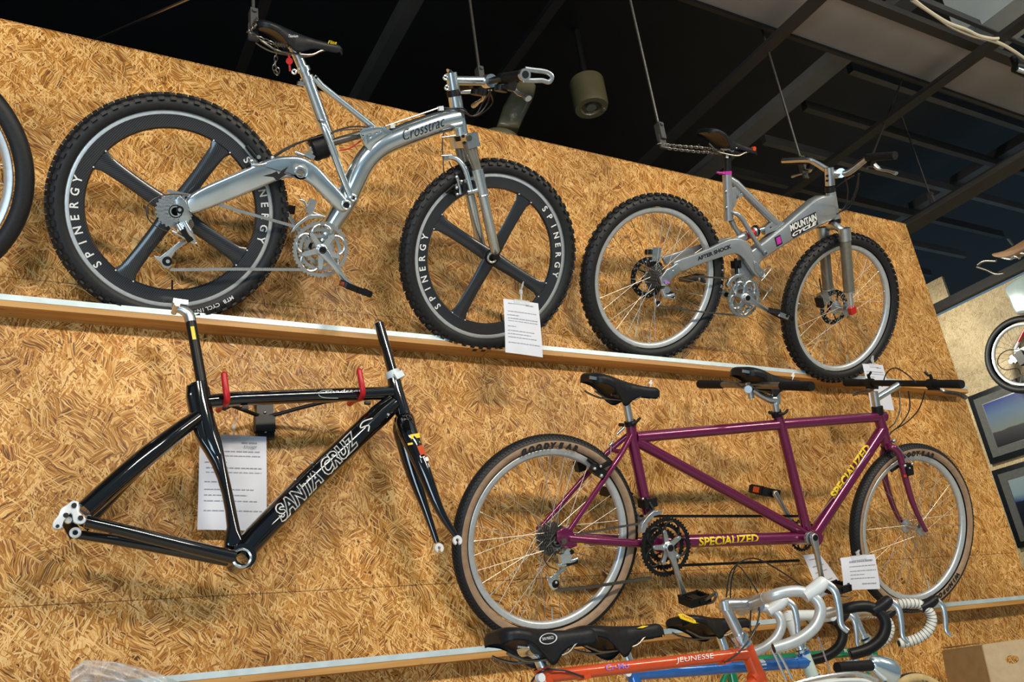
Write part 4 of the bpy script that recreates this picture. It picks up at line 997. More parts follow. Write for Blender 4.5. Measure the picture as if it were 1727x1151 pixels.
K(F, 'derailleur_body', M_BLK, [('b',1129,496,.06,.045,.02,.014,-.2), ('c',1110,512,.055,.010,.006)])
PL(F, 'front_derailleur', M_ALU, [(1226,481),(1232,470),(1242,463),(1256,461),(1257,465),(1244,469),(1236,476),(1229,486)], .040, .056, .002)
K(F, 'derailleur_clamp', M_BLK, [('b',1241,446,.02,.03,.03,.03,.3), ('c',1246,450,.035,.006,.02), ('t', [(1240,436,.02,.006),(1242,462,.03,.006)])])
K(F, 'bottle_cage', M_ALU, [('t', [(1276,478,.0,.003),(1290,455,.01,.003),(1299,450,.03,.003),(1298,457,.05,.003),(1284,474,.05,.003)]), ('t', [(1284,510,.0,.003),(1300,486,.0,.003),(1302,482,.02,.003),(1296,492,.04,.003),(1282,484,.05,.002)])])

# ================================================================ purple tandem
c2 = [(795.6,891.2),(800,865.1),(817.4,825.2),(846.9,790.4),(881.7,767.8),(925.1,754.8),(946.1,755.6),(989.5,771.3),(1033,813),(1048.6,847.7),(1052.1,873.8),(793.9,916),(797.4,959.5),(808.7,997.8),(829.5,1029),(853.9,1051.7),(1050.4,933.5),(1031.2,987.3),(1017.3,1011.7),(986,1041.2)]
c5 = [(1451.9,883.4),(1460.4,853.4),(1470.8,824.7),(1486.5,802.6),(1500.8,790.8),(1556.1,774.2),(1582.1,783),(1603,802.6),(1618.6,828.6),(1627.1,850.8),(1631,876.9),(1631,893),(1628.4,919.1),(1620,947.8),(1605.6,971.2),(1582.1,993.4),(1556.1,1007.1),(1453.9,932.1),(1482.6,981.7),(1503.4,999.9),(1530.8,1010.4),(1452.6,906)]
F = Fr('tandem_bicycle', (1.5, 2.522, 1.655), R1(-4.2), R1(-21.6), 'plum purple two-seat tandem bicycle with tan-wall tyres on the lower rail', 'bicycle')
B3 = F
w1 = fitc(F, c2); w2 = fitc(F, c5)
rw = wheel(F, 'rear_wheel', w1, w1[2]+.046, .024, 'box', 'tan', M_TAN, rrim=w1[2], z_hub=.034, hubr=.028, n=36)
fwh = wheel(F, 'front_wheel', w2, w2[2]+.046, .024, 'box', 'tan', M_TAN, rrim=w2[2], z_hub=.036, hubr=.022, n=36)
arc_text('tyre_lettering', M_BLKD, 'GOODYEAR', .288, .0246, R1(112), R1(76), .0175, rw, weight=.09, shear=.3)
arc_text('tyre_lettering', M_BLKD, 'GOODYEAR', .288, .0246, R1(112), R1(76), .0175, fwh, weight=.09, shear=.3)
arc_text('tyre_lettering', M_BLKD, 'WINGFOOT', .289, .0246, R1(-42), R1(-74), .019, fwh, weight=.08)
PT = M_PURP
top = T(F, 'top_tube', PT, [(1072,738,0,.0195),(1310,717,0,.0195)], seg=20)
T(F, 'top_tube', PT, [(1318,716,0,.0195),(1492,703,0,.0195)], seg=20)
T(F, 'seat_tube', PT, [(1064,716,0,.018),(1066,742,0,.0185),(1094,872,0,.018)], seg=20)
T(F, 'captain_seat_tube', PT, [(1310,697,0,.018),(1317,716,0,.0185),(1362,900,0,.018)], seg=20)
T(F, 'diagonal_tube', PT, [(1072,744,0,.0185),(1356,900,0,.0185)], seg=20)
bt = T(F, 'boom_tube', PT, [(1098,915,0,.0225),(1368,907,0,.0225)], seg=20)
dt = T(F, 'down_tube', PT, [(1370,906,0,.0225),(1490,722,0,.0225)], seg=20)
T(F, 'head_tube', PT, [(1481,700,0,.0205),(1496,752,0,.0215)], seg=20)
TX(F, 'boom_lettering', M_YEL, 'SPECIALIZED', (1179,922), (1279,915.5), .030, .0232, bt, weight=.03, wrap=.0225)
TX(F, 'down_tube_lettering', M_YEL, 'SPECIALIZED', (1408,843), (1468,757), .030, .0232, dt, weight=.03, wrap=.0225)
for z_ in (1, -1):
    T(F, 'seat_stay', PT, [(1064,735,.010,.0095),(1052,758,.026,.0095),(1033,788,.045,.0092),(960,895,.062,.0085)] if z_ > 0 else [(1062,732,-.010,.0095),(1040,750,-.030,.0095),(1020,768,-.045,.0092),(985,806,-.050,.009),(914,888,-.062,.0085)], sm=3)
    T(F, 'chain_stay', PT, [(958,908,.062,.0115),(1000,912,.058,.0135),(1088,918,.032,.0135)] if z_ > 0 else [(912,900,-.062,.0115),(1000,906,-.050,.0125),(1088,914,-.032,.0135)], sm=2)
    T(F, 'fork_blade', PT, [(1497,757,.020*z_,.0125),(1505,755,.040*z_,.0135),(1517,768,.047*z_,.0135),(1525,800,.050*z_,.0130),(1538,845,.052*z_,.0115),(1552,878,.053*z_,.0095),(1562,896,.055*z_,.0085)] if z_ > 0 else [(1497,757,-.020,.0125),(1492,758,-.040,.0135),(1489,775,-.047,.0135),(1494,815,-.050,.0125),(1508,858,-.052,.0105),(1522,884,-.053,.009),(1528,890,-.054,.008)], sm=4)
PL(F, 'dropout', PT, [(940,898),(952,890),(965,893),(972,908),(974,922),(962,926),(948,922),(940,912)], .058, .068, .003); PL(F, 'dropout', PT, [(905,890),(916,884),(925,892),(922,908),(908,912)], -.068, -.058, .002)
K(F, 'axle_nut', M_STEEL, [('c',950,913,.072,.010,.012)]); K(F, 'frame_sticker', M_YEL, [('b',981,914,.066,.018,.016,.001)])
T(F, 'stay_bridge', PT, [(1035,760,-.03,.007),(1048,762,0,.009),(1056,752,.02,.007)], sm=2)
# seats
for (p, q, ra, rb, nm) in (((987,640),(1113,651),(1053,668),(1063,716),1), ((1244,629),(1353,639),(1303,660),(1309,694),2)):
    sd = saddle(F, F.P(p[0]+2,p[1]+2,0), F.P(q[0]-1,q[1]-1,0), .072, M_LEATH, drop=.052, hump=.030)
    x = F.P(q[0]-16, q[1], .021)
    PL(F, 'saddle_logo', M_WHITE, [(q[0]-16,q[1]-10),(q[0]-13,q[1]-10),(q[0]-14,q[1]-6),(q[0]-12,q[1]-6),(q[0]-17,q[1]+3),(q[0]-16,q[1]-3),(q[0]-19,q[1]-4)], .0195, .0203, 0, sd)
    K(F, 'saddle_patch', M_ALU, [('b',p[0]+14,p[1]-2,.052,.030,.010,.004,-.1)], sd)
    T(F, 'seat_post', M_ALU, [(ra[0],ra[1]-4,0,.0135),(rb[0],rb[1],0,.0135)], seg=18)
    K(F, 'saddle_clamp', M_STEEL, [('c',ra[0]-6,ra[1],0,.010,.05), ('t', [(ra[0]-22,ra[1]-2,.02,.004),(ra[0]+4,ra[1]-1,.02,.004)])])
K(F, 'seat_quick_release', M_BLK, [('t', [(1062,710,0,.0205),(1064,718,0,.0205)]), ('t', [(1066,716,.024,.006),(1073,712,.03,.005),(1080,705,.034,.004)]), ('c',1048,717,.0,.006,.02)])
K(F, 'seat_quick_release', M_BLK, [('t', [(1308,694,0,.0205),(1311,702,0,.0205)]), ('t', [(1312,699,.024,.006),(1322,698,.03,.005),(1329,691,.034,.004)]), ('t', [(1297,696,.01,.006),(1304,697,.01,.006)])])
K(F, 'brake_noodle', M_ALU, [('t', [(1040,733,.01,.004),(1052,722,.01,.005)]), ('t', [(1028,752,.01,.005),(1032,748,.01,.005)]), ('t', [(1030,790,.01,.0012),(1031,750,.01,.0012),(1038,738,.01,.0012)])])
K(F, 'rear_brake', M_BLK, [('b',1008,795,.045,.05,.028,.03,-.5), ('b',1018,786,.05,.05,.012,.02,.4), ('t', [(991,775,.022,.006),(1004,786,.026,.006)]), ('b',978,786,-.04,.03,.035,.03,.3)])
K(F, 'brake_bolt', M_ALU, [('s',1003,791,.064,.006), ('s',1013,787,.064,.005), ('s',1014,803,.06,.007)])
K(F, 'front_brake', M_BLK, [('b',1530,792,.055,.034,.045,.03,.2), ('t', [(1503,795,.024,.006),(1516,786,.026,.006)])]); K(F, 'brake_bolt', M_ALU, [('s',1526,786,.075,.006),('s',1538,783,.075,.006),('s',1534,790,.075,.004)])
T(F, 'brake_wire', M_SPOKE, [(1509,747,.02,.0016),(1536,780,.06,.0016)], seg=6); K(F, 'cable_hanger', M_ALU, [('s',1507,744,.02,.008)])
K(F, 'fork_sticker', M_ORNG, [('b',1527,803,.063,.016,.010,.002)])
# rear stoker bar fixed to the captain's post
sm_ = K(F, 'stoker_stem', M_ALU, [('t', [(1310,674,0,.017),(1300,674,0,.016),(1285,668,0,.012),(1268,657,0,.013)]), ('t', [(1308,664,0,.017),(1309,682,0,.017)]), ('t', [(1258,657,-.03,.014),(1262,657,.03,.014)]), ('t', [(1262,645,.0,.012),(1267,672,.0,.012)])])
C = F.P(1266, 650, 0)
hb = bar(F, C, [(0,0,-.30,.0115),(0,0,0,.0125),(0,0,.30,.0115)], 'stoker_bar', M_STEEL)
for s_ in (1, -1): bar(F, C, [(0,0,s_*.16,.0155),(0,0,s_*.295,.0170)], 'grip', M_GRIP, hb); bar(F, C, [(0,0,s_*.295,.0170),(0,0,s_*.301,.0155)], 'end_plug', M_BLK, hb)
# captain's cockpit
K(F, 'headset_cup', M_BLK, [('t', [(1479,686,0,.022),(1481,699,0,.022)]), ('t', [(1495,751,0,.024),(1497,757,0,.023)])])
K(F, 'stem', M_ALU, [('t', [(1474,661,0,.0150),(1478,685,0,.0155)])]); T(F, 'stem_extension', M_CHROME, [(1479,672,0,.0135),(1518,648,0,.0135)])
C = F.P(1517, 647, 0)
hb = bar(F, C, [(0,0,-.28,.0115),(0,0,0,.0130),(0,0,.28,.0115)], 'handlebar', M_BLK)
for s_ in (1, -1):
    bar(F, C, [(0,0,s_*.16,.0155),(0,0,s_*.275,.0165)], 'grip', M_GRIP, hb); bar(F, C, [(0,0,s_*.275,.0165),(0,0,s_*.281,.0155)], 'end_plug', M_GRIP, hb)
    lv = MB(); z_ = s_*.15; lv.cyl((C.x, C.y, z_), .019, .03); lv.box((C.x+.015, C.y-.012, z_), (.04, .025, .03)); q = smooth_path([(C.x-.01, C.y+.03, z_-s_*.005), (C.x-.015, C.y+.045, z_-s_*.02)], 2); lv.tube(q, .005, 8); lv.tube([(C.x, C.y+.015, z_), (C.x-.01, C.y+.035, z_)], .006, 8)
    lv.obj('shifter_body', M_BLK, hb)
    l2 = MB(); q = smooth_path([(C.x+.03, C.y-.018, z_+s_*.01), (C.x+.045, C.y-.030, z_+s_*.03), (C.x+.045, C.y-.036, z_+s_*.08), (C.x+.035, C.y-.050, z_+s_*.12)], 4); l2.tube(q, .0065, 8, flat=1.4); l2.obj('brake_lever', M_STEEL, hb)
for e in (((1560,660,.14),(1550,690,.08),(1530,712,.04),(1506,727,.01),(1500,735,0)), ((1516,660,-.05),(1518,690,-.02),(1510,712,.0),(1500,722,0)), ((1532,660,.02),(1534,690,.02),(1520,715,.02),(1502,730,0)), ((1488,652,-.12),(1495,630,-.05),(1510,621,.02),(1530,632,.08),(1545,646,.12))):
    T(F, 'brake_cable', M_HOSE, [(x, y, z, .0025) for x, y, z in e], sm=5, seg=8)
# drivetrain
wc = (w1[0], w1[1]); cassette(F, wc, .018, .055, .056, .030)
K(F, 'rear_derailleur', M_CHROME, [('c',957,934,.070,.016,.014), ('b',952,941,.07,.035,.03,.02,.2), ('t', [(946,948,.07,.007),(962,947,.074,.007),(973,943,.07,.007)]), ('t', [(940,954,.07,.006),(960,952,.07,.006)])])
K(F, 'derailleur_body', M_BLK, [('b',963,949,.068,.04,.012,.02,.2), ('c',963,931,.072,.008,.012)])
PL(F, 'derailleur_cage', M_CHROME, [(922,973),(930,974),(944,961),(958,955),(952,963),(941,973),(943,984),(940,994),(932,996),(926,988)], .052, .056, .001)
K(F, 'jockey_wheel', M_BLK, [('c',936,985,.052,.013,.008)]); K(F, 'jockey_bolt', M_CHROME, [('s',938,983,.058,.005)])
T(F, 'gear_cable', M_HOSE, [(935,911,.07,.0018),(921,925,.08,.0018),(918,943,.08,.0018),(926,956,.08,.0018),(940,961,.07,.0018)], sm=4, seg=6)
cc_ = F.P(1121, 922, .05); cc = (cc_.x, cc_.y)
chainring(F, cc, .058, .1, M_BLK, .080, .056, rot=1.85)
spider(F, cc, .062, .056, 1.85, M_ALU)
K(F, 'bottom_bracket_shell', PT, [('c',1102,916,0,.026,.075), ('c',1366,906,0,.028,.075)])
ce = F.P(1157, 1006, .09); crank(F, cc, (ce.x, ce.y), .070, M_ALU, th=.014)
pedal(F, (ce.x, ce.y), .085, .175, M_BLK, rot=.15, size=(.075, .03)); K(F, 'toe_clip', M_STEEL, [('t', [(1166,1014,.10,.005),(1190,1012,.17,.005),(1208,1000,.20,.005),(1202,1016,.19,.004),(1180,1020,.13,.004)])])
cf_ = F.P(1368, 906, .045); cf = (cf_.x, cf_.y)
K(F, 'bearing_cap', M_ALU, [('c',1366,908,.042,.024,.010)])
ce = F.P(1395, 988, .08); crank(F, cf, (ce.x, ce.y), .052, M_ALU, th=.014); pedal(F, (ce.x, ce.y), .070, .16, M_BLK, rot=.15, size=(.075, .028)); K(F, 'toe_clip', M_ALU, [('t', [(1402,992,.08,.004),(1415,1006,.11,.004),(1432,1008,.15,.004)])])
# far side: timing chain and left cranks
cr2 = F.P(1104, 913, -.05); cl = F.P(1354, 903, -.05)
chainring(F, (cr2.x, cr2.y), -.052, .056, M_BLK, name='timing_ring', web=False); chainring(F, (cl.x, cl.y), -.052, .062, M_BLK, name='timing_ring', arm=.04)
chain('timing_chain', M_BLK, [F.P(1080,871,-.05), F.P(1350,871,-.05)], F.root); chain('timing_chain', M_BLK, [F.P(1100,956,-.05), F.P(1345,946,-.05)], F.root)
ce = F.P(1308, 833, -.07); crank(F, (cl.x, cl.y), (ce.x, ce.y), -.078, M_ALU); pedal(F, (ce.x, ce.y), -.08, -.17, M_BLK, rot=-.2, size=(.085, .035), refl=M_ORNG)
ce = F.P(1055, 838, -.07); crank(F, (cr2.x, cr2.y), (ce.x, ce.y), -.078, M_ALU); pedal(F, (ce.x, ce.y), -.08, -.17, M_BLK, rot=-.2, size=(.085, .035))
chain('chain', M_STEEL, [F.P(972,902,.045), F.P(1080,883,.048)], F.root, .0127, .0035); chain('chain', M_STEEL, [F.P(938,996,.048), F.P(1000,990,.05), F.P(1098,975,.05)], F.root)
PL(F, 'front_derailleur', M_ALU, [(1081,900),(1083,885),(1092,872),(1103,862),(1118,862),(1116,868),(1104,871),(1094,882),(1088,899)], .040, .062, .002)
K(F, 'derailleur_clamp', M_BLK, [('b',1092,848,.01,.05,.03,.045,.2), ('t', [(1090,840,.02,.005),(1102,860,.04,.006)])]); K(F, 'clamp_bolt', M_ALU, [('s',1084,842,.02,.005), ('s',1094,843,.02,.004)])
T(F, 'rear_mudguard_stay' if False else 'gear_wire', M_SPOKE, [(1372,880,.02,.0015),(1477,752,.02,.0015)], seg=6)

# ================================================================ bare black frame on wall hooks
F = Fr('bicycle_frameset', at_y(405, 940, 2.36), 0, 0, 'glossy black bare bicycle frame and fork hung on red hooks', 'bicycle frame')
G = M_GLOSS; B4 = F
dt = T(F, 'down_tube', G, [(405,938,0,.030),(430,908,0,.0335),(520,815,0,.0345),(640,700,0,.0345),(662,681,0,.029)], seg=24)
tt = T(F, 'top_tube', G, [(345,678,0,.0185),(400,673,0,.0200),(520,668,0,.0205),(640,664,0,.0205),(668,662,0,.019)], seg=20, flat=1.0)
TX(F, 'down_tube_lettering', M_WHITE, 'SANTA CRUZ', (478,883), (613,744), .048, .0352, dt, weight=.045, wrap=.0345, shear=.35, outline=.034)
PL(F, 'comet_stripe', M_WHITE, [(458,886),(478,858),(484,862),(474,872)], .0325, .033, 0, dt)
T(F, 'logo_squiggle', M_WHITE, [(628,706,.034,.002),(612,712,.035,.002),(608,722,.036,.002),(622,718,.036,.002),(621,728,.036,.002)], dt, sm=4, seg=6)
TX(F, 'top_tube_lettering', M_WHITE, 'roadster', (548,665), (612,663), .013, .0192, tt, weight=.0, wrap=.0185, shear=.2)
T(F, 'oval_outline', M_PEARL, [(560,658,.0185,.0012),(542,660,.019,.0012),(537,665,.0190,.0012),(545,671,.018,.0012),(570,672,.0175,.0012)], tt, sm=4, seg=6)
st = PL(F, 'seat_tube', G, [(316,648),(350,645),(357,664),(360,692),(374,737),(382,776),(394,843),(405,893),(414,920),(380,925),(385,887),(377,831),(360,781),(338,745),(328,722),(320,690)], -.018, .018, .011, sm=2)
T(F, 'seat_tube_core', G, [(335,648,0,.0245),(342,695,0,.0265),(356,745,0,.024),(371,785,0,.0165),(386,840,0,.0125),(396,895,0,.014),(401,925,0,.019)], seg=20, sm=3)
CY(F, 'bottom_bracket_shell', G, (406,943,0), .032, .075, ring=.0205); K(F, 'bracket_cup', M_CHROME, [('o',408,942,.038,.0225,.004)])
for z_ in (1, -1):
    if z_ > 0:
        T(F, 'seat_stay', G, [(332,704,.012,.020),(290,736,.030,.024),(230,784,.045,.0265),(142,862,.058,.0245)], sm=3, seg=16)
        T(F, 'chain_stay', G, [(144,880,.062,.0145),(200,893,.058,.0155),(300,918,.046,.0165),(395,941,.030,.018)], sm=3, seg=16)
    else:
        T(F, 'seat_stay', G, [(332,704,-.012,.018),(250,772,-.04,.018),(140,892,-.062,.014)], sm=3, seg=16)
        T(F, 'chain_stay', G, [(128,902,-.062,.011),(200,912,-.058,.0135),(300,930,-.046,.015),(395,948,-.030,.016)], sm=3, seg=16)
dp = PL(F, 'dropout', M_WPAINT, [(114,851),(124,844),(134,848),(136,856),(134,864),(143,872),(146,878),(142,883),(132,884),(124,880),(122,868),(118,866),(114,872),(108,878),(104,890),(98,893),(89,890),(90,880),(98,870),(103,858)], .060, .070, .002, sm=2)
K(F, 'dropout_bolt', M_BLK, [('c',125,853,.072,.006,.004), ('c',136,874,.072,.006,.004), ('c',111,870,.068,.006,.006), ('c',97,888,.071,.004,.003)])
dq = PL(F, 'dropout', M_WPAINT, [(104,862),(116,880),(122,903),(116,906),(108,892),(98,888)], -.072, -.064, .001); K(F, 'dropout_block', G, [('b',118,888,-.055,.03,.06,.016,.5)]); K(F, 'dropout_bolt', M_WPAINT, [('o',127,899,-.045,.010,.004), ('c',115,878,.05,.008,.01)])
T(F, 'head_tube', G, [(664,640,0,.021),(668,662,0,.0235),(682,706,0,.0235)], seg=20)
T(F, 'steerer_tube', G, [(639,546,0,.0155),(663,632,0,.0155)], seg=18); K(F, 'steerer_rim', M_STEEL, [('o',639,546,0,.013,.002)])
K(F, 'tape_wrap', M_TAPEC, [('t', [(661,627,0,.024),(666,638,0,.026)]), ('b',672,634,.02,.03,.02,.02,.5), ('t', [(682,704,0,.0245),(684,710,0,.0245)])])
for z_, pts in ((1, [(684,712,.0,.032),(685,720,.02,.031),(693,742,.040,.0275),(713,790,.050,.0225),(741,860,.052,.014),(768,904,.052,.0085)]), (-1, [(682,712,.0,.032),(679,722,-.02,.031),(682,745,-.040,.0265),(697,800,-.050,.0215),(718,860,-.052,.013),(737,916,-.052,.0085)])):
    T(F, 'fork_blade', G, pts, sm=4, seg=16)
for (x, y, z_) in ((771,912,.052), (740,925,-.052)):
    mb = MB(); c = F.P(x, y, z_); n = 16; vs = []
    for zz in (-.004, .004):
        for rr in (.0145, .0055):
            for i in range(n+1):
                a = -PI/2+.45+(2*PI-.9)*i/n; vs.append((c.x+rr*math.cos(a), c.y+rr*math.sin(a), z_+zz))
    m1 = n+1; fs = []
    for i in range(n): fs += [(i, i+1, m1+i+1, m1+i), (2*m1+i, 2*m1+i+1, 3*m1+i+1, 3*m1+i), (i, i+1, 2*m1+i+1, 2*m1+i), (m1+i, m1+i+1, 3*m1+i+1, 3*m1+i)]
    fs += [(0, m1, 3*m1, 2*m1), (n, m1+n, 3*m1+n, 2*m1+n)]
    mb.add(vs, fs); mb.obj('fork_tip', M_WPAINT, F.root)
K(F, 'fork_sticker', M_YEL, [('b',700,736,.066,.030,.014,.002,.2), ('b',698,748,.066,.04,.006,.002,.2)]); K(F, 'fork_sticker', M_ORNG, [('b',711,761,.071,.018,.034,.002,.3)]); K(F, 'fork_sticker', M_WHITE, [('b',716,776,.070,.026,.012,.002,.3), ('o',719,786,.068,.008,.002), ('b',712,770,.071,.016,.008,.002,.3)])
sp = T(F, 'seat_post', M_BLK, [(321,538,0,.0145),(340,645,0,.0145)], seg=18)
K(F, 'post_head', M_ALU, [('t', [(322,544,0,.0152),(318,531,0,.0155),(308,523,0,.014),(296,520,0,.012)]), ('b',303,513,0,.040,.014,.036,-.05), ('c',296,520,0,.008,.06)])
K(F, 'post_sticker', M_YEL, [('b',326,562,.0145,.010,.04,.002,.17)])
K(F, 'bottle_boss', M_CHROME, [('s',498,809,.022,.004), ('s',526,781,.022,.004), ('s',655,700,.03,.005)]); K(F, 'cable_guide', M_BLK, [('b',413,688,.0,.018,.008,.012), ('b',620,680,.0,.018,.008,.012), ('b',191,897,.058,.018,.012,.012)])
# ================================================================ left-edge wheel of the next bike
F = Fr('bicycle', (-.55, 2.524, 2.672), R1(-1.2), R1(-34.0), 'bicycle cut off at the left edge, only the front wheel with smooth black tyre showing', 'bicycle')
a_, b_, c_ = F.P(12,168,.0), F.P(57,305,.0), F.P(28,400,.0)
cs = fitc(F, [(10,165),(42,225),(57,300),(55,330),(44,370),(20,410)], .0)
R_ = .335; cx0 = F.P(57,318,0); 
fw_ = wheel(F, 'front_wheel', (cx0.x-R_+.002, cx0.y), R_, .027, 'box', 'slick', rrim=.284, z_hub=.03)

# ================================================================ road bikes in front
def roadbike(y, label, name='road_bicycle'):
    return Fr(name, (0, y, 1.5), 0, 0, label, 'bicycle')
def dropbar(F, C, tilt, m_bar, half=.205, reach=.085, drop=.135, lever=None, name='handlebar', tape=None, hood=M_BLK, r=.0125, rt=.0155, steer=.55):
    """drop handlebar: C clamp centre (local); tilt rotates the drops"""
    Rz = Matrix.Rotation(tilt, 3, 'Z')
    prof = [(0, 0), (.03, 0), (.062, -.008), (.085, -.035), (.088, -.070), (.070, -.105), (.042, -.126), (.012, -.136), (-.022, -.139)]
    prof = [(x*reach/.088, yy*drop/.139) for x, yy in prof]
    objs = []
    mb = MB()
    q = smooth_path([(0, 0, -half+.03), (0, 0, 0), (0, 0, half-.03)], 4); mb.tube([C+V(p) for p in q], [r+.0015*(abs(p[2]) < .04) for p in q], 14)
    hb = mb.obj(name, m_bar, F.root)
    for s_ in (1, -1):
        pts = [(0, 0, s_*(half-.035)), (.008, 0, s_*(half-.008))]+[(*(Rz @ V((x, yy, 0)))[:2], s_*half) for x, yy in prof[1:]]
        q = smooth_path(pts, 6); mb = MB(); mb.tube([C+V(p) for p in q], [r if not tape else rt]*len(q), 16, ref=(0, 0, 1)); d_ = mb.obj('bar_drop', tape or m_bar, hb)
        e = q[-1]; mb = MB(); mb.cyl(C+V(e), r*.75, .004, Rz @ V((1, 0, 0))); mb.obj('bar_plug', M_BLK, d_)
        if tape == M_TAPE:
            sp = MB()
            for i in range(3, len(q)-2, 2):
                t_ = (V(q[i+1])-V(q[i])).normalized(); rot = t_.to_track_quat('Z', 'Y').to_matrix() @ Matrix.Rotation(.25, 3, 'X'); sp.torus(C+V(q[i]), rt, .0011, 18, 5, rot)
            sp.obj('tape_overlap', M_BLK, d_, smooth=False)
        if lever:
            k = C+Rz @ V((reach*.86, -drop*.14, 0)); k.z = C.z+s_*half
            f_ = (Rz @ V((.95, .30, 0))).normalized(); dn = (Rz @ V((.30, -.95, 0))).normalized()
            hd = MB(); hd.tube(smooth_path([tuple(k-f_*.012), tuple(k+f_*.022), tuple(k+f_*.052+dn*-.006)], 4), [.018, .0185, .019, .0195, .020, .020, .019, .017, .013], 12, flat=.85); ho = hd.obj('lever_hood', hood, hb)
            lv = MB(); q = smooth_path([tuple(k+f_*.048+dn*.000), tuple(k+f_*.056+dn*.026), tuple(k+f_*.040+dn*.062), tuple(k+f_*.022+dn*.092), tuple(k+f_*.026+dn*.112)], 4); lv.tube(q, [.0068-.0028*i/(len(q)-1) for i in range(len(q))], 10, flat=1.5, ref=(0, 0, 1)); lv.obj('brake_lever', M_ALU, hb)
    ob_ = hb; ob_.matrix_local = Matrix.Translation(C) @ Matrix.Rotation(-steer, 4, 'Y') @ Matrix.Translation(-C)
    return hb
def quill(F, C, top, bottom, m=M_ALU, r=.0125):
    mb = MB(); mb.tube([F.P(*bottom), F.P(*top)], r, 16); mb.tube(smooth_path([tuple(F.P(*top)), tuple(F.P(*top).lerp(C, .15)+V((0,.002,0))), tuple(C)], 4), r*1.02, 14, flat=1.1); mb.cyl(C, .0205, .05); mb.cyl(F.P(*top)+V((0,-.002,0)), r*1.02, .022, (0, 1, 0))
    return mb.obj('quill_stem', m, F.root)

# orange
F = roadbike(1.72, 'orange road bicycle with bare silver drop bars, nearest of the front row')
sd = saddle(F, F.P(829,1078,0), F.P(1002,1054,0), .066, M_LEATH, drop=.046, hump=.020, nosew=.02)
K(F, 'saddle_badge', M_ALU, [], sd) if False else None
e = F.P(924,1078,.062); mb = MB(); Rb = Matrix.Rotation(.10, 3, 'Z')
mb.torus((0, 0, 0), .016, .0012, 24, 6); bd = mb.obj('saddle_badge', M_WPAINT, sd); bd.location = (e.x, e.y, .064); bd.scale = (1.3, .65, 1); bd.rotation_euler = (0, 0, .08)
TX(F, 'badge_lettering', M_WPAINT, 'SAN MARCO', (915,1081), (934,1078), .006, .064, sd)
T(F, 'seat_post', M_CHROME, [(900,1090,0,.0135),(918,1130,0,.0135)], seg=18)
K(F, 'saddle_clamp', M_CHROME, [('c',893,1094,0,.016,.055), ('t', [(872,1090,.02,.004),(912,1094,.02,.004)]), ('t', [(893,1098,0,.012),(904,1104,0,.013)])])
tt = T(F, 'top_tube', M_ORNG, [(915,1142,0,.0140),(1262,1103,0,.0140)], seg=20)
T(F, 'seat_tube', M_ORNG, [(915,1128,0,.0165),(938,1210,0,.0150)], seg=18); K(F, 'seat_lug', M_ORNG, [('t', [(912,1126,0,.018),(918,1140,0,.018)])]); K(F, 'seat_bolt', M_WPAINT, [('c',911,1144,.016,.009,.014)])
T(F, 'head_tube', M_ORNG, [(1258,1093,0,.0185),(1286,1160,0,.0185)], seg=20); T(F, 'down_tube', M_ORNG, [(1281,1140,0,.0155),(1180,1260,0,.0155)], seg=18); K(F, 'head_lug', M_ORNG, [('t', [(1256,1089,0,.020),(1259,1096,0,.020)]), ('t', [(1232,1106,0,.0155),(1262,1103,0,.017)]), ('t', [(1268,1148,0,.0165),(1282,1136,0,.018)])])
TX(F, 'top_tube_lettering', M_WHITE, 'JEUNESSE', (1141,1121), (1205,1113), .0145, .0148, tt, wrap=.0140, shear=.15); TX(F, 'top_tube_lettering', M_VIO, 'Cr-Mo', (1022,1132), (1061,1128), .0125, .0148, tt, wrap=.0140, weight=.02)
K(F, 'cable_clip', M_ORNG, [('b',985,1143,.0,.018,.010,.030,.1), ('b',1221,1117,.0,.018,.010,.030,.1)])
T(F, 'brake_cable', M_HOSE, [(1221,1118,.012,.0022),(1245,1102,.03,.0022),(1270,1070,.04,.0022),(1281,1035,.03,.0022),(1278,1015,.02,.0022)], sm=5, seg=8); T(F, 'brake_cable', M_HOSE, [(985,1143,.012,.0022),(950,1131,.02,.0022),(918,1131,.02,.0022),(900,1145,.0,.0022),(890,1165,0,.0022)], sm=5, seg=8)
T(F, 'brake_cable', M_HOSE, [(1218,1168,.0,.002),(1233,1010,.0,.002),(1262,960,.01,.002),(1300,960,.02,.002),(1368,1004,.15,.002)], sm=6, seg=8) if False else None
for e in (((1225,1008,-.1),(1234,962,-.08),(1270,942,-.04),(1318,965,.05),(1360,995,.16)), ((1232,1030,-.15),(1233,985,-.12),(1243,955,-.08),(1262,975,.0),(1278,1000,.05)), ((1281,1052,.03),(1266,1065,.02),(1267,1020,.0))):
    T(F, 'brake_cable', M_HOSE, [(x, y, z, .002) for x, y, z in e], sm=5, seg=8)
C = F.P(1268, 1020, 0)
K(F, 'headset', M_CHROME, [('t', [(1246,1070,0,.022),(1250,1078,0,.022)]), ('t', [(1250,1079,0,.019),(1254,1088,0,.019)]), ('t', [(1252,1085,0,.023),(1255,1090,0,.023)])])
quill(F, C, (1222,1022,0), (1247,1072,0), M_ALU, .0135)
hb = dropbar(F, C, .10, M_RIM, half=.195, reach=.105, drop=.112, lever=True, hood=M_WPAINT, r=.0130)
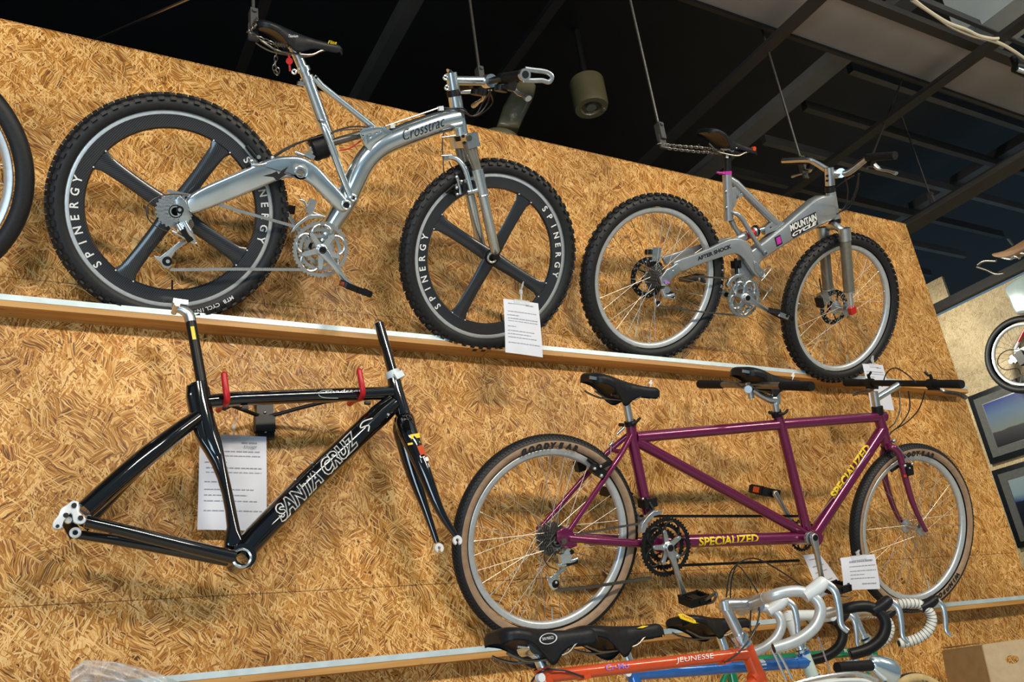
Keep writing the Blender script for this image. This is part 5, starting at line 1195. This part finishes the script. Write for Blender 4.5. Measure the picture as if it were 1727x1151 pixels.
# blue
F = roadbike(1.95, 'blue road bicycle with teal fork panel and black taped bars, behind the orange one')
sd = saddle(F, F.P(960,1068,0), F.P(1114,1048,0), .066, M_LEATH, drop=.048, hump=.014)
PL(F, 'saddle_badge', M_YEL, [(1074,1060),(1084,1056),(1094,1056),(1084,1060)], .021, .0225, 0, sd)
T(F, 'seat_post', M_CHROME, [(1030,1084,0,.012),(1046,1086,0,.0135),(1052,1095,0,.0135),(1062,1120,0,.0135)], sm=3, seg=18)
tt = T(F, 'top_tube', M_BLUE, [(1060,1138,0,.0160),(1358,1118,0,.0160)], seg=20); T(F, 'seat_tube', M_BLUE, [(1061,1118,0,.017),(1085,1200,0,.016)], seg=18); K(F, 'seat_bolt', M_WPAINT, [('c',1058,1136,.016,.009,.012)])
K(F, 'decal_band', M_WPAINT, [('t', [(1278,1123,0,.0164),(1286,1122.5,0,.0164)])], tt)
T(F, 'head_tube', M_TEAL, [(1354,1100,0,.0185),(1382,1172,0,.0185)], seg=20); K(F, 'head_lug', M_BLUE, [('t', [(1353,1097,0,.0200),(1356,1104,0,.0200)]), ('t', [(1340,1119,0,.0175),(1360,1117,0,.0185)]), ('t', [(1372,1140,0,.0195),(1378,1156,0,.0195)])]); T(F, 'down_tube', M_BLUE, [(1376,1148,0,.0165),(1290,1240,0,.0165)], seg=18)
K(F, 'headset', M_CHROME, [('t', [(1346,1083,0,.020),(1349,1090,0,.020)]), ('t', [(1349,1090,0,.017),(1351,1096,0,.017)]), ('t', [(1351,1095,0,.022),(1353,1099,0,.022)])])
C = F.P(1392, 1038, 0); quill(F, C, (1328,1040,0), (1347,1086,0), M_WPAINT, .0135)
dropbar(F, C, .05, M_RIM, half=.20, reach=.095, drop=.118, lever=True, tape=M_BLK, hood=M_LEATH)
K(F, 'down_shifter', M_CHROME, [('t', [(1300,1092,.03,.004),(1313,1120,.03,.004),(1326,1148,.03,.004)]), ('t', [(1306,1091,.04,.004),(1322,1118,.04,.004),(1336,1146,.04,.004)])])
# green
F = roadbike(2.17, 'green road bicycle with white-taped drop bars and yellow-trimmed saddle, last in the row')
sd = saddle(F, F.P(1136,1046,0), F.P(1262,1040,0), .066, M_BLK, drop=.040, hump=.012)
PL(F, 'saddle_trim', M_YEL, [(1143,1036),(1152,1036),(1166,1042),(1180,1052),(1170,1052),(1156,1047),(1148,1044)], .062, .064, .0005, sd); TX(F, 'saddle_lettering', M_REDP, 'TRAMAX', (1150,1041), (1170,1048), .006, .0645, sd)
T(F, 'seat_post', M_CHROME, [(1196,1060,0,.010),(1208,1062,0,.013),(1214,1072,0,.0135),(1224,1100,0,.0135)], sm=3, seg=18); K(F, 'saddle_clamp', M_CHROME, [('c',1200,1062,0,.012,.05)])
tt = T(F, 'top_tube', M_GREEN, [(1236,1118,0,.0150),(1470,1098,0,.0150)], seg=20)
TX(F, 'top_tube_lettering', M_WHITE, 'Raleigh' if False else 'Racing', (1425,1103.5), (1449,1101), .014, .0158, tt, wrap=.0150)
T(F, 'seat_tube', M_GREEN, [(1226,1100,0,.0165),(1245,1190,0,.015)], seg=18)
for z_ in (.04, -.04): T(F, 'seat_stay', M_GREEN, [(1232,1122,z_*.5,.0085),(1205,1180,z_,.0085)])
T(F, 'head_tube', M_GREEN, [(1464,1082,0,.0185),(1486,1148,0,.0185)], seg=20); T(F, 'down_tube', M_GREEN, [(1478,1128,0,.0165),(1400,1215,0,.0165)], seg=18); K(F, 'head_lug', M_GREEN, [('t', [(1463,1079,0,.020),(1466,1087,0,.020)])])
K(F, 'headset', M_CHROME, [('t', [(1455,1072,0,.020),(1457,1077,0,.020)]), ('t', [(1458,1078,0,.022),(1460,1081,0,.022)])])
C = F.P(1478, 1030, 0); quill(F, C, (1437,1030,0), (1456,1074,0), M_CHROME, .0130)
dropbar(F, C, .0, M_RIM, half=.195, reach=.10, drop=.118, lever=True, tape=M_TAPE, hood=M_LEATH)
K(F, 'bar_shifter', M_CHROME, [('s',1442,1122,.03,.022), ('t', [(1425,1118,.03,.008),(1455,1120,.03,.010)])])
# silver bullet lamp on a black bracket, front carrier of the bike below
F = Fr('city_bicycle', (0, 1.62, 1.5), 0, 0, 'bicycle mostly below the picture, with silver bullet headlamp, chrome front carrier and gum-wall tyre', 'bicycle')
q = [tuple(F.P(x, y, 0)) for x, y in ((1466,1121),(1478,1120),(1492,1121),(1506,1126),(1512,1132))]
mb = MB(); a_ = F.P(1463,1114,0); e_ = F.P(1503,1138,0); ax = (e_-a_)
mb.tube([a_+ax*t for t in (0, .05, .13, .3, .5, .7, .85, .93, .97, 1.0)], [.002, .012, .018, .025, .030, .034, .0355, .0355, .033, .026], 28); mb.obj('headlamp', M_CHROME, F.root)
T(F, 'bar_grip', M_GRIP, [(1412,1127,.03,.0130),(1468,1123,.03,.0130)], seg=18); K(F, 'lamp_bracket', M_BLK, [('t', [(1488,1140,0,.006),(1495,1165,0,.007)])])
for z_ in (-.07, -.03, .01, .05, .09):
    T(F, 'carrier_wire', M_CHROME, [(1330,1156,z_,.003),(1380,1146,z_,.003),(1440,1138,z_,.003),(1475,1150,z_,.003)], sm=3, seg=8)
T(F, 'carrier_frame', M_CHROME, [(1318,1160,.10,.004),(1380,1143,.10,.004),(1446,1136,.10,.004),(1480,1148,.10,.004)], sm=3, seg=8); T(F, 'carrier_frame', M_CHROME, [(1318,1160,-.1,.004),(1380,1143,-.1,.004),(1446,1136,-.1,.004)], sm=3, seg=8)
T(F, 'mudguard', M_WPAINT, [(1340,1160,0,.028),(1400,1151,0,.028),(1450,1152,0,.028),(1490,1172,0,.026)], sm=3, seg=14, flat=.4)
T(F, 'carrier_stay', M_CHROME, [(1380,1075,.02,.002),(1403,1143,.02,.002)], seg=6)
cw_ = F.P(1568, 1262, 0); ww = wheel(F, 'front_wheel', (cw_.x, cw_.y), abs(F.P(1560,1131,0).y-cw_.y), .014, 'box', 'gum', M_GUM, rrim=abs(F.P(1560,1131,0).y-cw_.y)-.034, z_hub=.03, n=32)
arc_text('tyre_lettering', M_BLKD, 'T-20', abs(F.P(1560,1131,0).y-cw_.y)-.027, .0145, R1(80), R1(74), .008, ww)

# ================================================================ hooks and wall hardware for the black frame
F = Fr('wall_hook_rack', at_y(445, 710, D-.001), 0, 0, 'black steel wall bracket with two red rubber arms carrying the black frame', 'wall hook')
K(F, 'wall_plate', M_BEAM2, [('b',446,710,.012,.05,.115,.022)]); K(F, 'hinge_block', M_BLK, [('b',446,716,.035,.058,.05,.03), ('b',447,733,.02,.05,.02,.03)]); K(F, 'plate_bolt', M_ALU, [('s',447,696,.024,.005),('s',448,728,.035,.005)])
T(F, 'brace_rod', M_BLK, [(443,704,.03,.006),(390,684,.12,.006),(378,690,.18,.006)]); T(F, 'brace_rod', M_BLK, [(443,706,.03,.006),(500,690,.08,.006),(548,678,.12,.006),(598,672,.17,.006)])
for (x, y0, y1) in ((377, 634, 693), (603, 630, 680)):
    hk = MB(); p = F.P(x, (y0+y1)/2, .19); 
    q = smooth_path([(p.x-.008, p.y+.038, .235), (p.x-.004, p.y+.0, .236), (p.x+.002, p.y-.028, .228), (p.x+.004, p.y-.036, .205), (p.x+.004, p.y-.030, .175), (p.x+.004, p.y-.022, .14), (p.x+.004, p.y-.018, .10)], 5)
    hk.tube([v for v in q], .0088, 14); hk.lathe([(.0088*math.sin(PI*i/8)+1e-5, .0088*math.cos(PI*i/8)) for i in range(9)], 12, q[0]); hk.obj('rubber_arm', M_RED, F.root)

# ================================================================ price cards
LN = [(.07,.12,.30,.012),(.07,.62,.85,.018),(.17,.1,.9,.012),(.22,.1,.9,.010),(.29,.08,.4,.012),(.35,.1,.92,.012),(.40,.1,.92,.008),(.50,.08,.3,.010),(.58,.08,.8,.010),(.64,.08,.7,.010),(.70,.08,.85,.010),(.80,.08,.93,.010)]
Fc, P_ = card('price_card', [(336.6,734.7),(449.4,736.8),(449.4,896.4),(332.3,894.3)], 'large printed price card in a clear clip hanging behind the black frame', None, LN, fr=(at_y(390, 815, D-.035), 0, 0), hang=.06)
TX(Fc, 'card_heading', M_BLKD, 'Vintage', (412,757), (433,757.5), .011, .009, Fc.root, shear=.4)
Fr_pl = B1
card('price_card', [(848.4,504.2),(907.8,511.9),(915.2,603.4),(851.6,595)], 'white price card clipped to the front wheel of the polished bike', None, LN[:2]+LN[3:], fr=(V((at_y(880,550,2.30))), 0, R1(-8)), hang=.07)
card('price_card', [(1454,614),(1489,616),(1508,693),(1468,690)], 'white price card hanging below the front wheel of the box-beam bike', None, LN[1:5], fr=(at_y(1480,650,2.34), 0, R1(-4)), hang=.04)
card('price_card', [(1416.6,941.7),(1475,935),(1483.9,994),(1421.5,996.6)], 'square white price card in front of the tandem front wheel', None, [(.14,.22,.9,.05),(.30,.2,.95,.02),(.44,.2,.95,.02),(.55,.2,.6,.02),(.66,.2,.9,.02),(.82,.5,.9,.03)], fr=(at_y(1450,965,2.25), 0, 0), hang=.02)
card('price_card', [(1354,937),(1382,934),(1420,988),(1382,1010)], 'tilted white price card half hidden behind the tandem front crank', None, [(.12,.2,.7,.02),(.3,.2,.8,.02),(.45,.2,.8,.02),(.7,.3,.8,.02)], fr=(at_y(1385,970,2.42), 0, 0), clip=False)

# ================================================================ carton and plastic bag
F = Fr('cardboard_box', at_y(1665, 1105, 2.2), R1(-34), R1(-1), 'brown cardboard box with a hand hole at the lower right corner', 'box')
p = [(1657,1090),(1740,1078),(1760,1185),(1680,1185)]
o = [F.P(x, y)[:2] for x, y in p]; d0 = V((*o[0], 0)); hole = [F.P(1707+9*math.cos(t)+ (2 if math.cos(t) > 0 else -2), 1113+7*math.sin(t)) for t in [2*PI*i/16 for i in range(16)]]
front = plate('front_panel', o, -.004, 0, 0, M_CARD, F.root, [[(h.x, h.y) for h in hole]])
def quadp(name, pts, m, th=.004):
    mb = MB(); P3 = [V(x) for x in pts]; n_ = (P3[1]-P3[0]).cross(P3[2]-P3[0]).normalized()*th; mb.add(P3+[x-n_ for x in P3], [(0,1,2,3),(7,6,5,4),(0,4,5,1),(1,5,6,2),(2,6,7,3),(3,7,4,0)]); return mb.obj(name, m, F.root, smooth=False)
Lb = F.P(1590,1100,-.0); 
def back_of(x, y, t):   # point on the side panel found by sighting the far edge at depth t
    return F.P(x, y, -t)
TLf, BLf = F.P(1657,1090), F.P(1680,1185); TLb, BLb = F.P(1590,1099,-.22), F.P(1606,1185,-.22)
quadp('side_panel', [TLb, TLf, BLf, BLb], M_CARDD)
TRf = F.P(1740,1078); TRb = TRf+(TLb-TLf)
quadp('top_flap', [TLb+V((0,.004,0)), TLf+V((0,.004,0)), TRf+V((0,.004,0)), TRb+V((0,.004,0))], M_CARD); quadp('top_flap', [TLb+V((-.004,.012,0)), TLb+V((-.004,.008,0))+V((.02,0,.02)), TLf+V((0,.009,0)), TLf+V((-.012,.010,-.02))], M_CARDD, .003)
quadp('back_panel', [TLb, TRb, TRb+(BLf-TLf), BLb], M_CARDD)
F = Fr('plastic_bag', at_y(190, 1140, 2.45), 0, 0, 'crumpled clear plastic bag lying on the left end of the lower rail', 'bag')
rnd = random.Random(5); mb = MB(); n = 34; vs = []
for i in range(n+1):
    for j in range(n+1):
        s_, t = j/n, i/n
        x0, y0 = 118+s_*190, 0
        yt = 1114+ (s_-.15)**2*55 if s_ > .12 else 1114+(.12-s_)*150
        y0 = yt + t*70
        p = F.P(x0, y0, .06*math.sin(PI*s_)*math.sin(PI*min(1, t*1.4+.1))+.012*math.sin(s_*23+t*9)+.010*math.sin(t*31-s_*12)+rnd.uniform(-.004, .004)); vs.append(p)
mb.add(vs, [(i*(n+1)+j, i*(n+1)+j+1, (i+1)*(n+1)+j+1, (i+1)*(n+1)+j) for i in range(n) for j in range(n)])
bg_ = mb.obj('film', M_BAG, F.root, sharp=180); so_ = bg_.modifiers.new('thick', 'SOLIDIFY'); so_.thickness = .0006

# ================================================================ ceiling things: rods, lamp, speaker, wires
def rod(px, py, y, label, bracket=True, top=None, grp='threaded hanging rods over the upper bikes'):
    p = at_y(px, py, y); t_ = V((p.x, p.y, ZB+.5)) if top is None else top
    R_ = bpy.data.objects.new('hanging_rod', None); COL.objects.link(R_); R_.location = p; tag(R_, label, 'rod', grp)
    mb = MB(); mb.tube([V((0, 0, 0)), t_-p], .0055, 8); mb.obj('rod', M_STEEL, R_)
    if bracket:
        mb = MB(); mb.box((0, 0, -.03), (.022, .03, .075)); mb.cyl((0, -.016, -.005), .007, .01, (0, 1, 0)); mb.box((.0, 0, -.075), (.03, .008, .06)); mb.obj('rod_bracket', M_BEAM2, R_)
    return R_
rod(427, 22, 2.05, 'hanging rod with clevis above the saddle of the polished bike')
rod(808, 118, 2.2, 'hanging rod ending behind the handlebar of the polished bike')
rod(1111, 212, 2.05, 'hanging rod with bracket and chain left of the box-beam bike saddle')
rod(1350, 268, 2.2, 'hanging rod meeting the left grip of the box-beam bike')
rod(1568, 328, 2.7, 'hanging rod with plate at the far right, above the wall corner')
p = at_y(1462, 285, 2.2); rod(1462, 285, 2.2, 'slanted brace rod rising right from the box-beam bike handlebar', False, at_y(1535, 100, 2.9))
def chainthing(label, pts, sag=0):
    R_ = bpy.data.objects.new('safety_chain', None); COL.objects.link(R_); R_.location = pts[0]; tag(R_, label, 'chain')
    mb = MB(); acc = 0; k = 0
    for a_, b_ in zip(pts[:-1], pts[1:]):
        d = (b_-a_); L_ = d.length; n = max(1, int(L_/.0135))
        for i in range(n):
            c = a_.lerp(b_, (i+.5)/n)-pts[0]; rot = d.to_track_quat('X', 'Z').to_matrix() @ Matrix.Rotation((i % 2)*PI/2, 3, 'X')
            prof = []
            q = [rot @ V((.0095*math.cos(t_), .0052*math.sin(t_), 0))+c for t_ in [2*PI*u/8 for u in range(9)]]
            mb.tube(q, .0017, 5, caps=False)
    mb.obj('chain_links', M_STEEL, R_); return R_
P1 = lambda x, y, o=0, f=None: (f.M @ f.P(x, y, o))
chainthing('short chain from the rod to the saddle rails of the polished bike', [at_y(433,30,2.05), at_y(432,42,1.98), at_y(418,54,1.95), at_y(436,63,1.93), at_y(462,74,1.92), P1(492,78,0,B1)])
chainthing('long chain from the rod to the saddle of the box-beam bike', [at_y(1110,243,2.05), at_y(1150,247,2.04), at_y(1190,250,2.04), P1(1226,256,0,B2)])
chainthing('second slack chain below the long one beside the box-beam saddle', [at_y(1122,250,2.05), at_y(1172,256,2.04), P1(1222,259,0,B2)])
chainthing('small chain loop with keys under the polished bike saddle', [P1(466,78,0,B1), P1(466,95,0,B1), P1(462,118,0,B1), P1(469,127,0,B1), P1(468,112,0,B1)])

F = Fr('ceiling_floodlight', at_y(875, 180, 3.3), R1(-20), R1(-10), 'olive grey floodlight with tapered housing and domed lower shell above the wall edge', 'ceiling light')
PL(F, 'tapered_housing', M_OLIVE, [(838,212),(849,178),(870,140),(882,128),(896,130),(905,142),(902,158),(882,200),(876,214)], -.12, .0, .02)
q = [F.P(812,214,0), F.P(878,226,0)]; mid = (q[0]+q[1])/2; rr = (q[1]-q[0]).length/2; dd = (q[1]-q[0]).normalized(); ang = math.atan2(dd.y, dd.x)
mb = MB(); n = 9
mb.lathe([(rr*math.cos(PI/2*i/n)+1e-5, rr*.42*math.sin(PI/2*i/n)) for i in range(n+1)]+[], 36, R=Matrix.Rotation(-PI/2, 3, 'X')); mb.lathe([(rr, 0), (rr*1.02, -.03), (rr, -.2)], 36, R=Matrix.Rotation(-PI/2, 3, 'X'))
dm = mb.obj('domed_shell', M_OLIVE, F.root); dm.location = mid+V((0, -.03, -.05)); dm.rotation_euler = (0, 0, ang)
tp = at_z(995, 148, 5.0); pc = at_y(994, 165, 3.6)
F = Fr('ceiling_downlight', pc, 0, 0, 'round olive can downlight hanging alone under the dark roof', 'ceiling light')
F.root.matrix_world = Matrix.Translation(pc)
mb = MB(); s_ = (at_y(1018,165,3.6)-at_y(973,165,3.6)).length/2
mb.lathe([(s_*.97, .13), (s_, .12), (s_, -.06), (s_*.93, -.085), (s_*.6, -.085), (s_*.5, -.06), (.001, -.05)], 40); mb.lathe([(.001, .13), (s_*.97, .13)], 40); mb.obj('lamp_can', M_OLIVE, F.root)
mb = MB(); mb.cyl((0, 0, -.07), s_*.28, .03); mb.cyl((s_*.75, -.02, -.087), s_*.10, .008); mb.obj('lamp_lens', M_CHROME, F.root)
mb = MB(); mb.cyl((0, 0, .7), .02, 1.15); mb.obj('lamp_stem', M_BEAM, F.root)

def wire(name, label, pts, r, m, cat='cable'):
    o = MB().tube([V(p)-V(pts[0]) for p in smooth_path([tuple(p) for p in pts], 5)], r, 8).obj(name, m); o.location = pts[0]; tag(o, label, cat); return o
zc = ZB-.02
wire('power_cable', 'cream cable sagging along the dark ceiling beam, the upper of the pair', [at_z(x, y, zc) for x, y in ((1535,-6),(1560,14),(1598,38),(1630,50),(1650,60),(1672,65),(1684,65))], .008, M_CABLE)
wire('power_cable', 'cream cable sagging along the dark ceiling beam, the lower of the pair', [at_z(x, y, zc) for x, y in ((1538,0),(1580,28),(1605,45),(1640,60),(1665,66),(1690,75),(1715,90),(1735,105))], .009, M_CABLE)
a_, b_ = at_y(163, 66, 3.2), at_y(318, -2, 2.0)
wire('support_wire', 'thin grey wire running up from the wall top at the upper left', [a_, a_.lerp(b_, .5), b_], .004, M_STEEL, 'wire')
F = Fr('clamp_spotlight', at_z(1716, 112, ZB-.05), 0, 0, 'small black and chrome clip-on spotlight at the upper right edge', 'ceiling light')
F.root.matrix_world = Matrix.Translation(at_z(1716, 112, ZB-.05))
mb = MB(); mb.tube([(0, 0, .06), (.0, .0, -.02)], .02, 12); mb.tube([(-.03, 0, -.01), (.05, -.03, -.04)], [.03, .042], 14); mb.obj('lamp_body', M_BLK, F.root)
mb = MB(); mb.cyl((-.02, -.02, -.05), .012, .05, (1, -.4, -.5)); mb.cyl((.045, -.03, -.06), .012, .03); mb.obj('lamp_fitting', M_CHROME, F.root)
# grey duct box above the boards
F = None
pa, pb = at_z(1578, 20, ZB+.4), at_z(1655, 30, ZB+.4)
o = boxobj('ventilation_duct', (pa.x, at_z(1655,54,ZB+.3).y-.9, ZB+.15), (pb.x, at_z(1655,54,ZB+.3).y, ZB+.5), M_DUCT, None); tag(o, 'pale grey boxy ventilation duct behind the cream cables', 'duct')

# ================================================================ right-hand wall: pictures and hanging bike
SY = R1(-90)
def picture(q, label, sky, land, split, extra=None, depth=.03, dark_land=None):
    F = Fr('framed_picture', at_x(q[0][0], q[0][1], XS-.001), SY, 0, label, 'picture')
    P_ = [F.P(x, y, depth) for x, y in q]
    x0, x1 = P_[0].x, P_[1].x; y1, y0 = P_[0].y, P_[3].y
    fwid = .045
    fr_ = plate('frame', [(x0, y0), (x1, y0), (x1, y1), (x0, y1)], 0, depth, .004, M_FRAMEB, F.root, holes=[])
    mb = MB(); mb.box(((x0+x1)/2, (y0+y1)/2, depth+.0005), (x1-x0-2*fwid, y1-y0-2*fwid, .001)); mb.obj('mount_board', M_MATB, F.root, smooth=False)
    m_ = .115; a0, a1, b0_, b1_ = x0+m_, x1-m_, y0+m_, y1-m_
    mb = MB(); mb.box(((a0+a1)/2, (b0_+b1_)/2, depth+.0015), (a1-a0+.014, b1_-b0_+.014, .001)); mb.obj('mount_bevel', M_ALU, F.root, smooth=False)
    m = mat('picture_print', sky[0], .35); nt, N, L, bb = nodes(m)
    tc = N.new('ShaderNodeTexCoord'); sp = N.new('ShaderNodeSeparateXYZ'); L.new(tc.outputs['Generated'], sp.inputs[0])
    nz = N.new('ShaderNodeTexNoise'); nz.inputs['Scale'].default_value = 4; nz.inputs['Detail'].default_value = 6; L.new(tc.outputs['Generated'], nz.inputs['Vector'])
    ma = N.new('ShaderNodeMath'); ma.operation = 'MULTIPLY_ADD'; ma.inputs[1].default_value = extra or .06; L.new(nz.outputs['Fac'], ma.inputs[0]); L.new(sp.outputs[1], ma.inputs[2])
    rp = N.new('ShaderNodeValToRGB'); e = rp.color_ramp.elements
    e[0].position = 0; e[0].color = (*land[0], 1); e[1].position = 1; e[1].color = (*sky[-1], 1)
    for p_, c_ in ((split-.01, land[-1]), (split+.01, sky[0]), (.75, sky[len(sky)//2])): k = e.new(p_); k.color = (*c_, 1)
    L.new(ma.outputs[0], rp.inputs[0]); L.new(rp.outputs[0], bb.inputs['Base Color'])
    mb = MB(); mb.box(((a0+a1)/2, (b0_+b1_)/2, depth+.0028), (a1-a0, b1_-b0_, .001)); mb.obj('print', m, F.root, smooth=False)
    return F
def fq(x0, y0, x1, y1, wd):   # picture quad from its sighted left edge and a real width
    Ft = Fr(None, at_x(x0, y0, XS-.001), SY, 0)
    a_, b_ = Ft.P(x0, y0, .03), Ft.P(x1, y1, .03)
    return a_, b_
def picture2(tl, bl, wd, *a, **k):
    Ft = Fr(None, at_x(tl[0], tl[1], XS-.001), SY, 0); A_, B_ = Ft.P(*tl, .03), Ft.P(*bl, .03)
    # convert width back to a right-hand sight point by marching
    M_ = Ft.M
    def proj(p):
        v = M_ @ p - EYE; z = v.dot(fw); return (W/2+FPX*v.dot(cr)/z, H/2-FPX*v.dot(cu)/z)
    tr = proj(V((A_.x+wd, A_.y, A_.z))); br = proj(V((A_.x+wd, B_.y, B_.z)))
    return picture([tl, tr, br, bl], *a, **k)
picture2((1631,670), (1669,784), .62, 'dark-framed picture of a blue sky over flat grey land, the upper of two', [(.16,.19,.17),(.10,.16,.26),(.035,.06,.22)], [(.012,.012,.014),(.05,.05,.055)], .36)
picture2((1671.5,795), (1718,925), .75, 'dark-framed picture of cloudy mountains, below the blue sky one', [(.05,.09,.22),(.22,.32,.36),(.25,.33,.36)], [(.006,.006,.010),(.012,.014,.03)], .62, extra=.12)
F = Fr('road_bicycle', at_x(1725, 600, XS-.25), SY, 0, 'white and red bicycle hung on the far right wall, cut off by the picture edge', 'bicycle')
tl_ = F.P(1725,598,0); rr_ = abs(F.P(1657,600,0).x-tl_.x)
ww = wheel(F, 'rear_wheel', (tl_.x, tl_.y), rr_, .030, 'box', 'slick', M_BROWN, rrim=rr_-.066, z_hub=.03, n=28)
T(F, 'seat_stay', M_REDP, [(1716,580,.05,.012),(1731,552,.05,.014)]); T(F, 'seat_stay', M_WPAINT, [(1712,590,.05,.012),(1718,577,.05,.012)]); T(F, 'chain_stay', M_WPAINT, [(1712,592,.05,.016),(1745,590,.05,.016)])
K(F, 'rear_derailleur', M_STEEL, [('b',1711,606,.07,.03,.07,.03,.4), ('c',1706,610,.07,.02,.02)]); K(F, 'derailleur_body', M_BLK, [('b',1723,604,.08,.07,.11,.04,.2)]); cassette(F, (tl_.x, tl_.y), .02, .05, .06, .03, m=M_STEEL)
T(F, 'gear_cable', M_HOSE, [(1722,590,.06,.004),(1700,591,.06,.004),(1686,600,.06,.004),(1683,614,.06,.004),(1695,624,.06,.004),(1715,622,.06,.004),(1722,632,.06,.004)], sm=5, seg=8)
F = Fr('cargo_bicycle', at_x(1715, 470, XS-.6), SY, 0, 'pale grey bodywork and brown saddle of a bicycle hung high at the right edge', 'bicycle')
PL(F, 'body_shell', M_PEARL, [(1693,484),(1727,462),(1760,445),(1760,545),(1727,527),(1712,530),(1700,505)], -.12, .0, .02, sm=2)
PL(F, 'saddle', M_BROWN, [(1672,430),(1675,427),(1692,423),(1712,413),(1727,404),(1745,398),(1745,418),(1727,420),(1708,430),(1690,434),(1676,433)], -.03, .10, .01, sm=2)
K(F, 'saddle_frame', M_CHROME, [('t', [(1700,403,.05,.010),(1709,414,.05,.010)]), ('t', [(1688,434,.05,.008),(1704,437,.05,.010),(1712,432,.05,.010),(1720,436,.05,.010)]), ('t', [(1713,426,.05,.008),(1740,428,.05,.012)])])
K(F, 'wire_basket', M_STEEL, [('t', [(1649,447,.0,.012),(1660,440,.0,.012),(1680,440,.0,.012)]), ('t', [(1648,450,.0,.012),(1664,455,.0,.012),(1680,462,.0,.012),(1693,461,.0,.010)])])
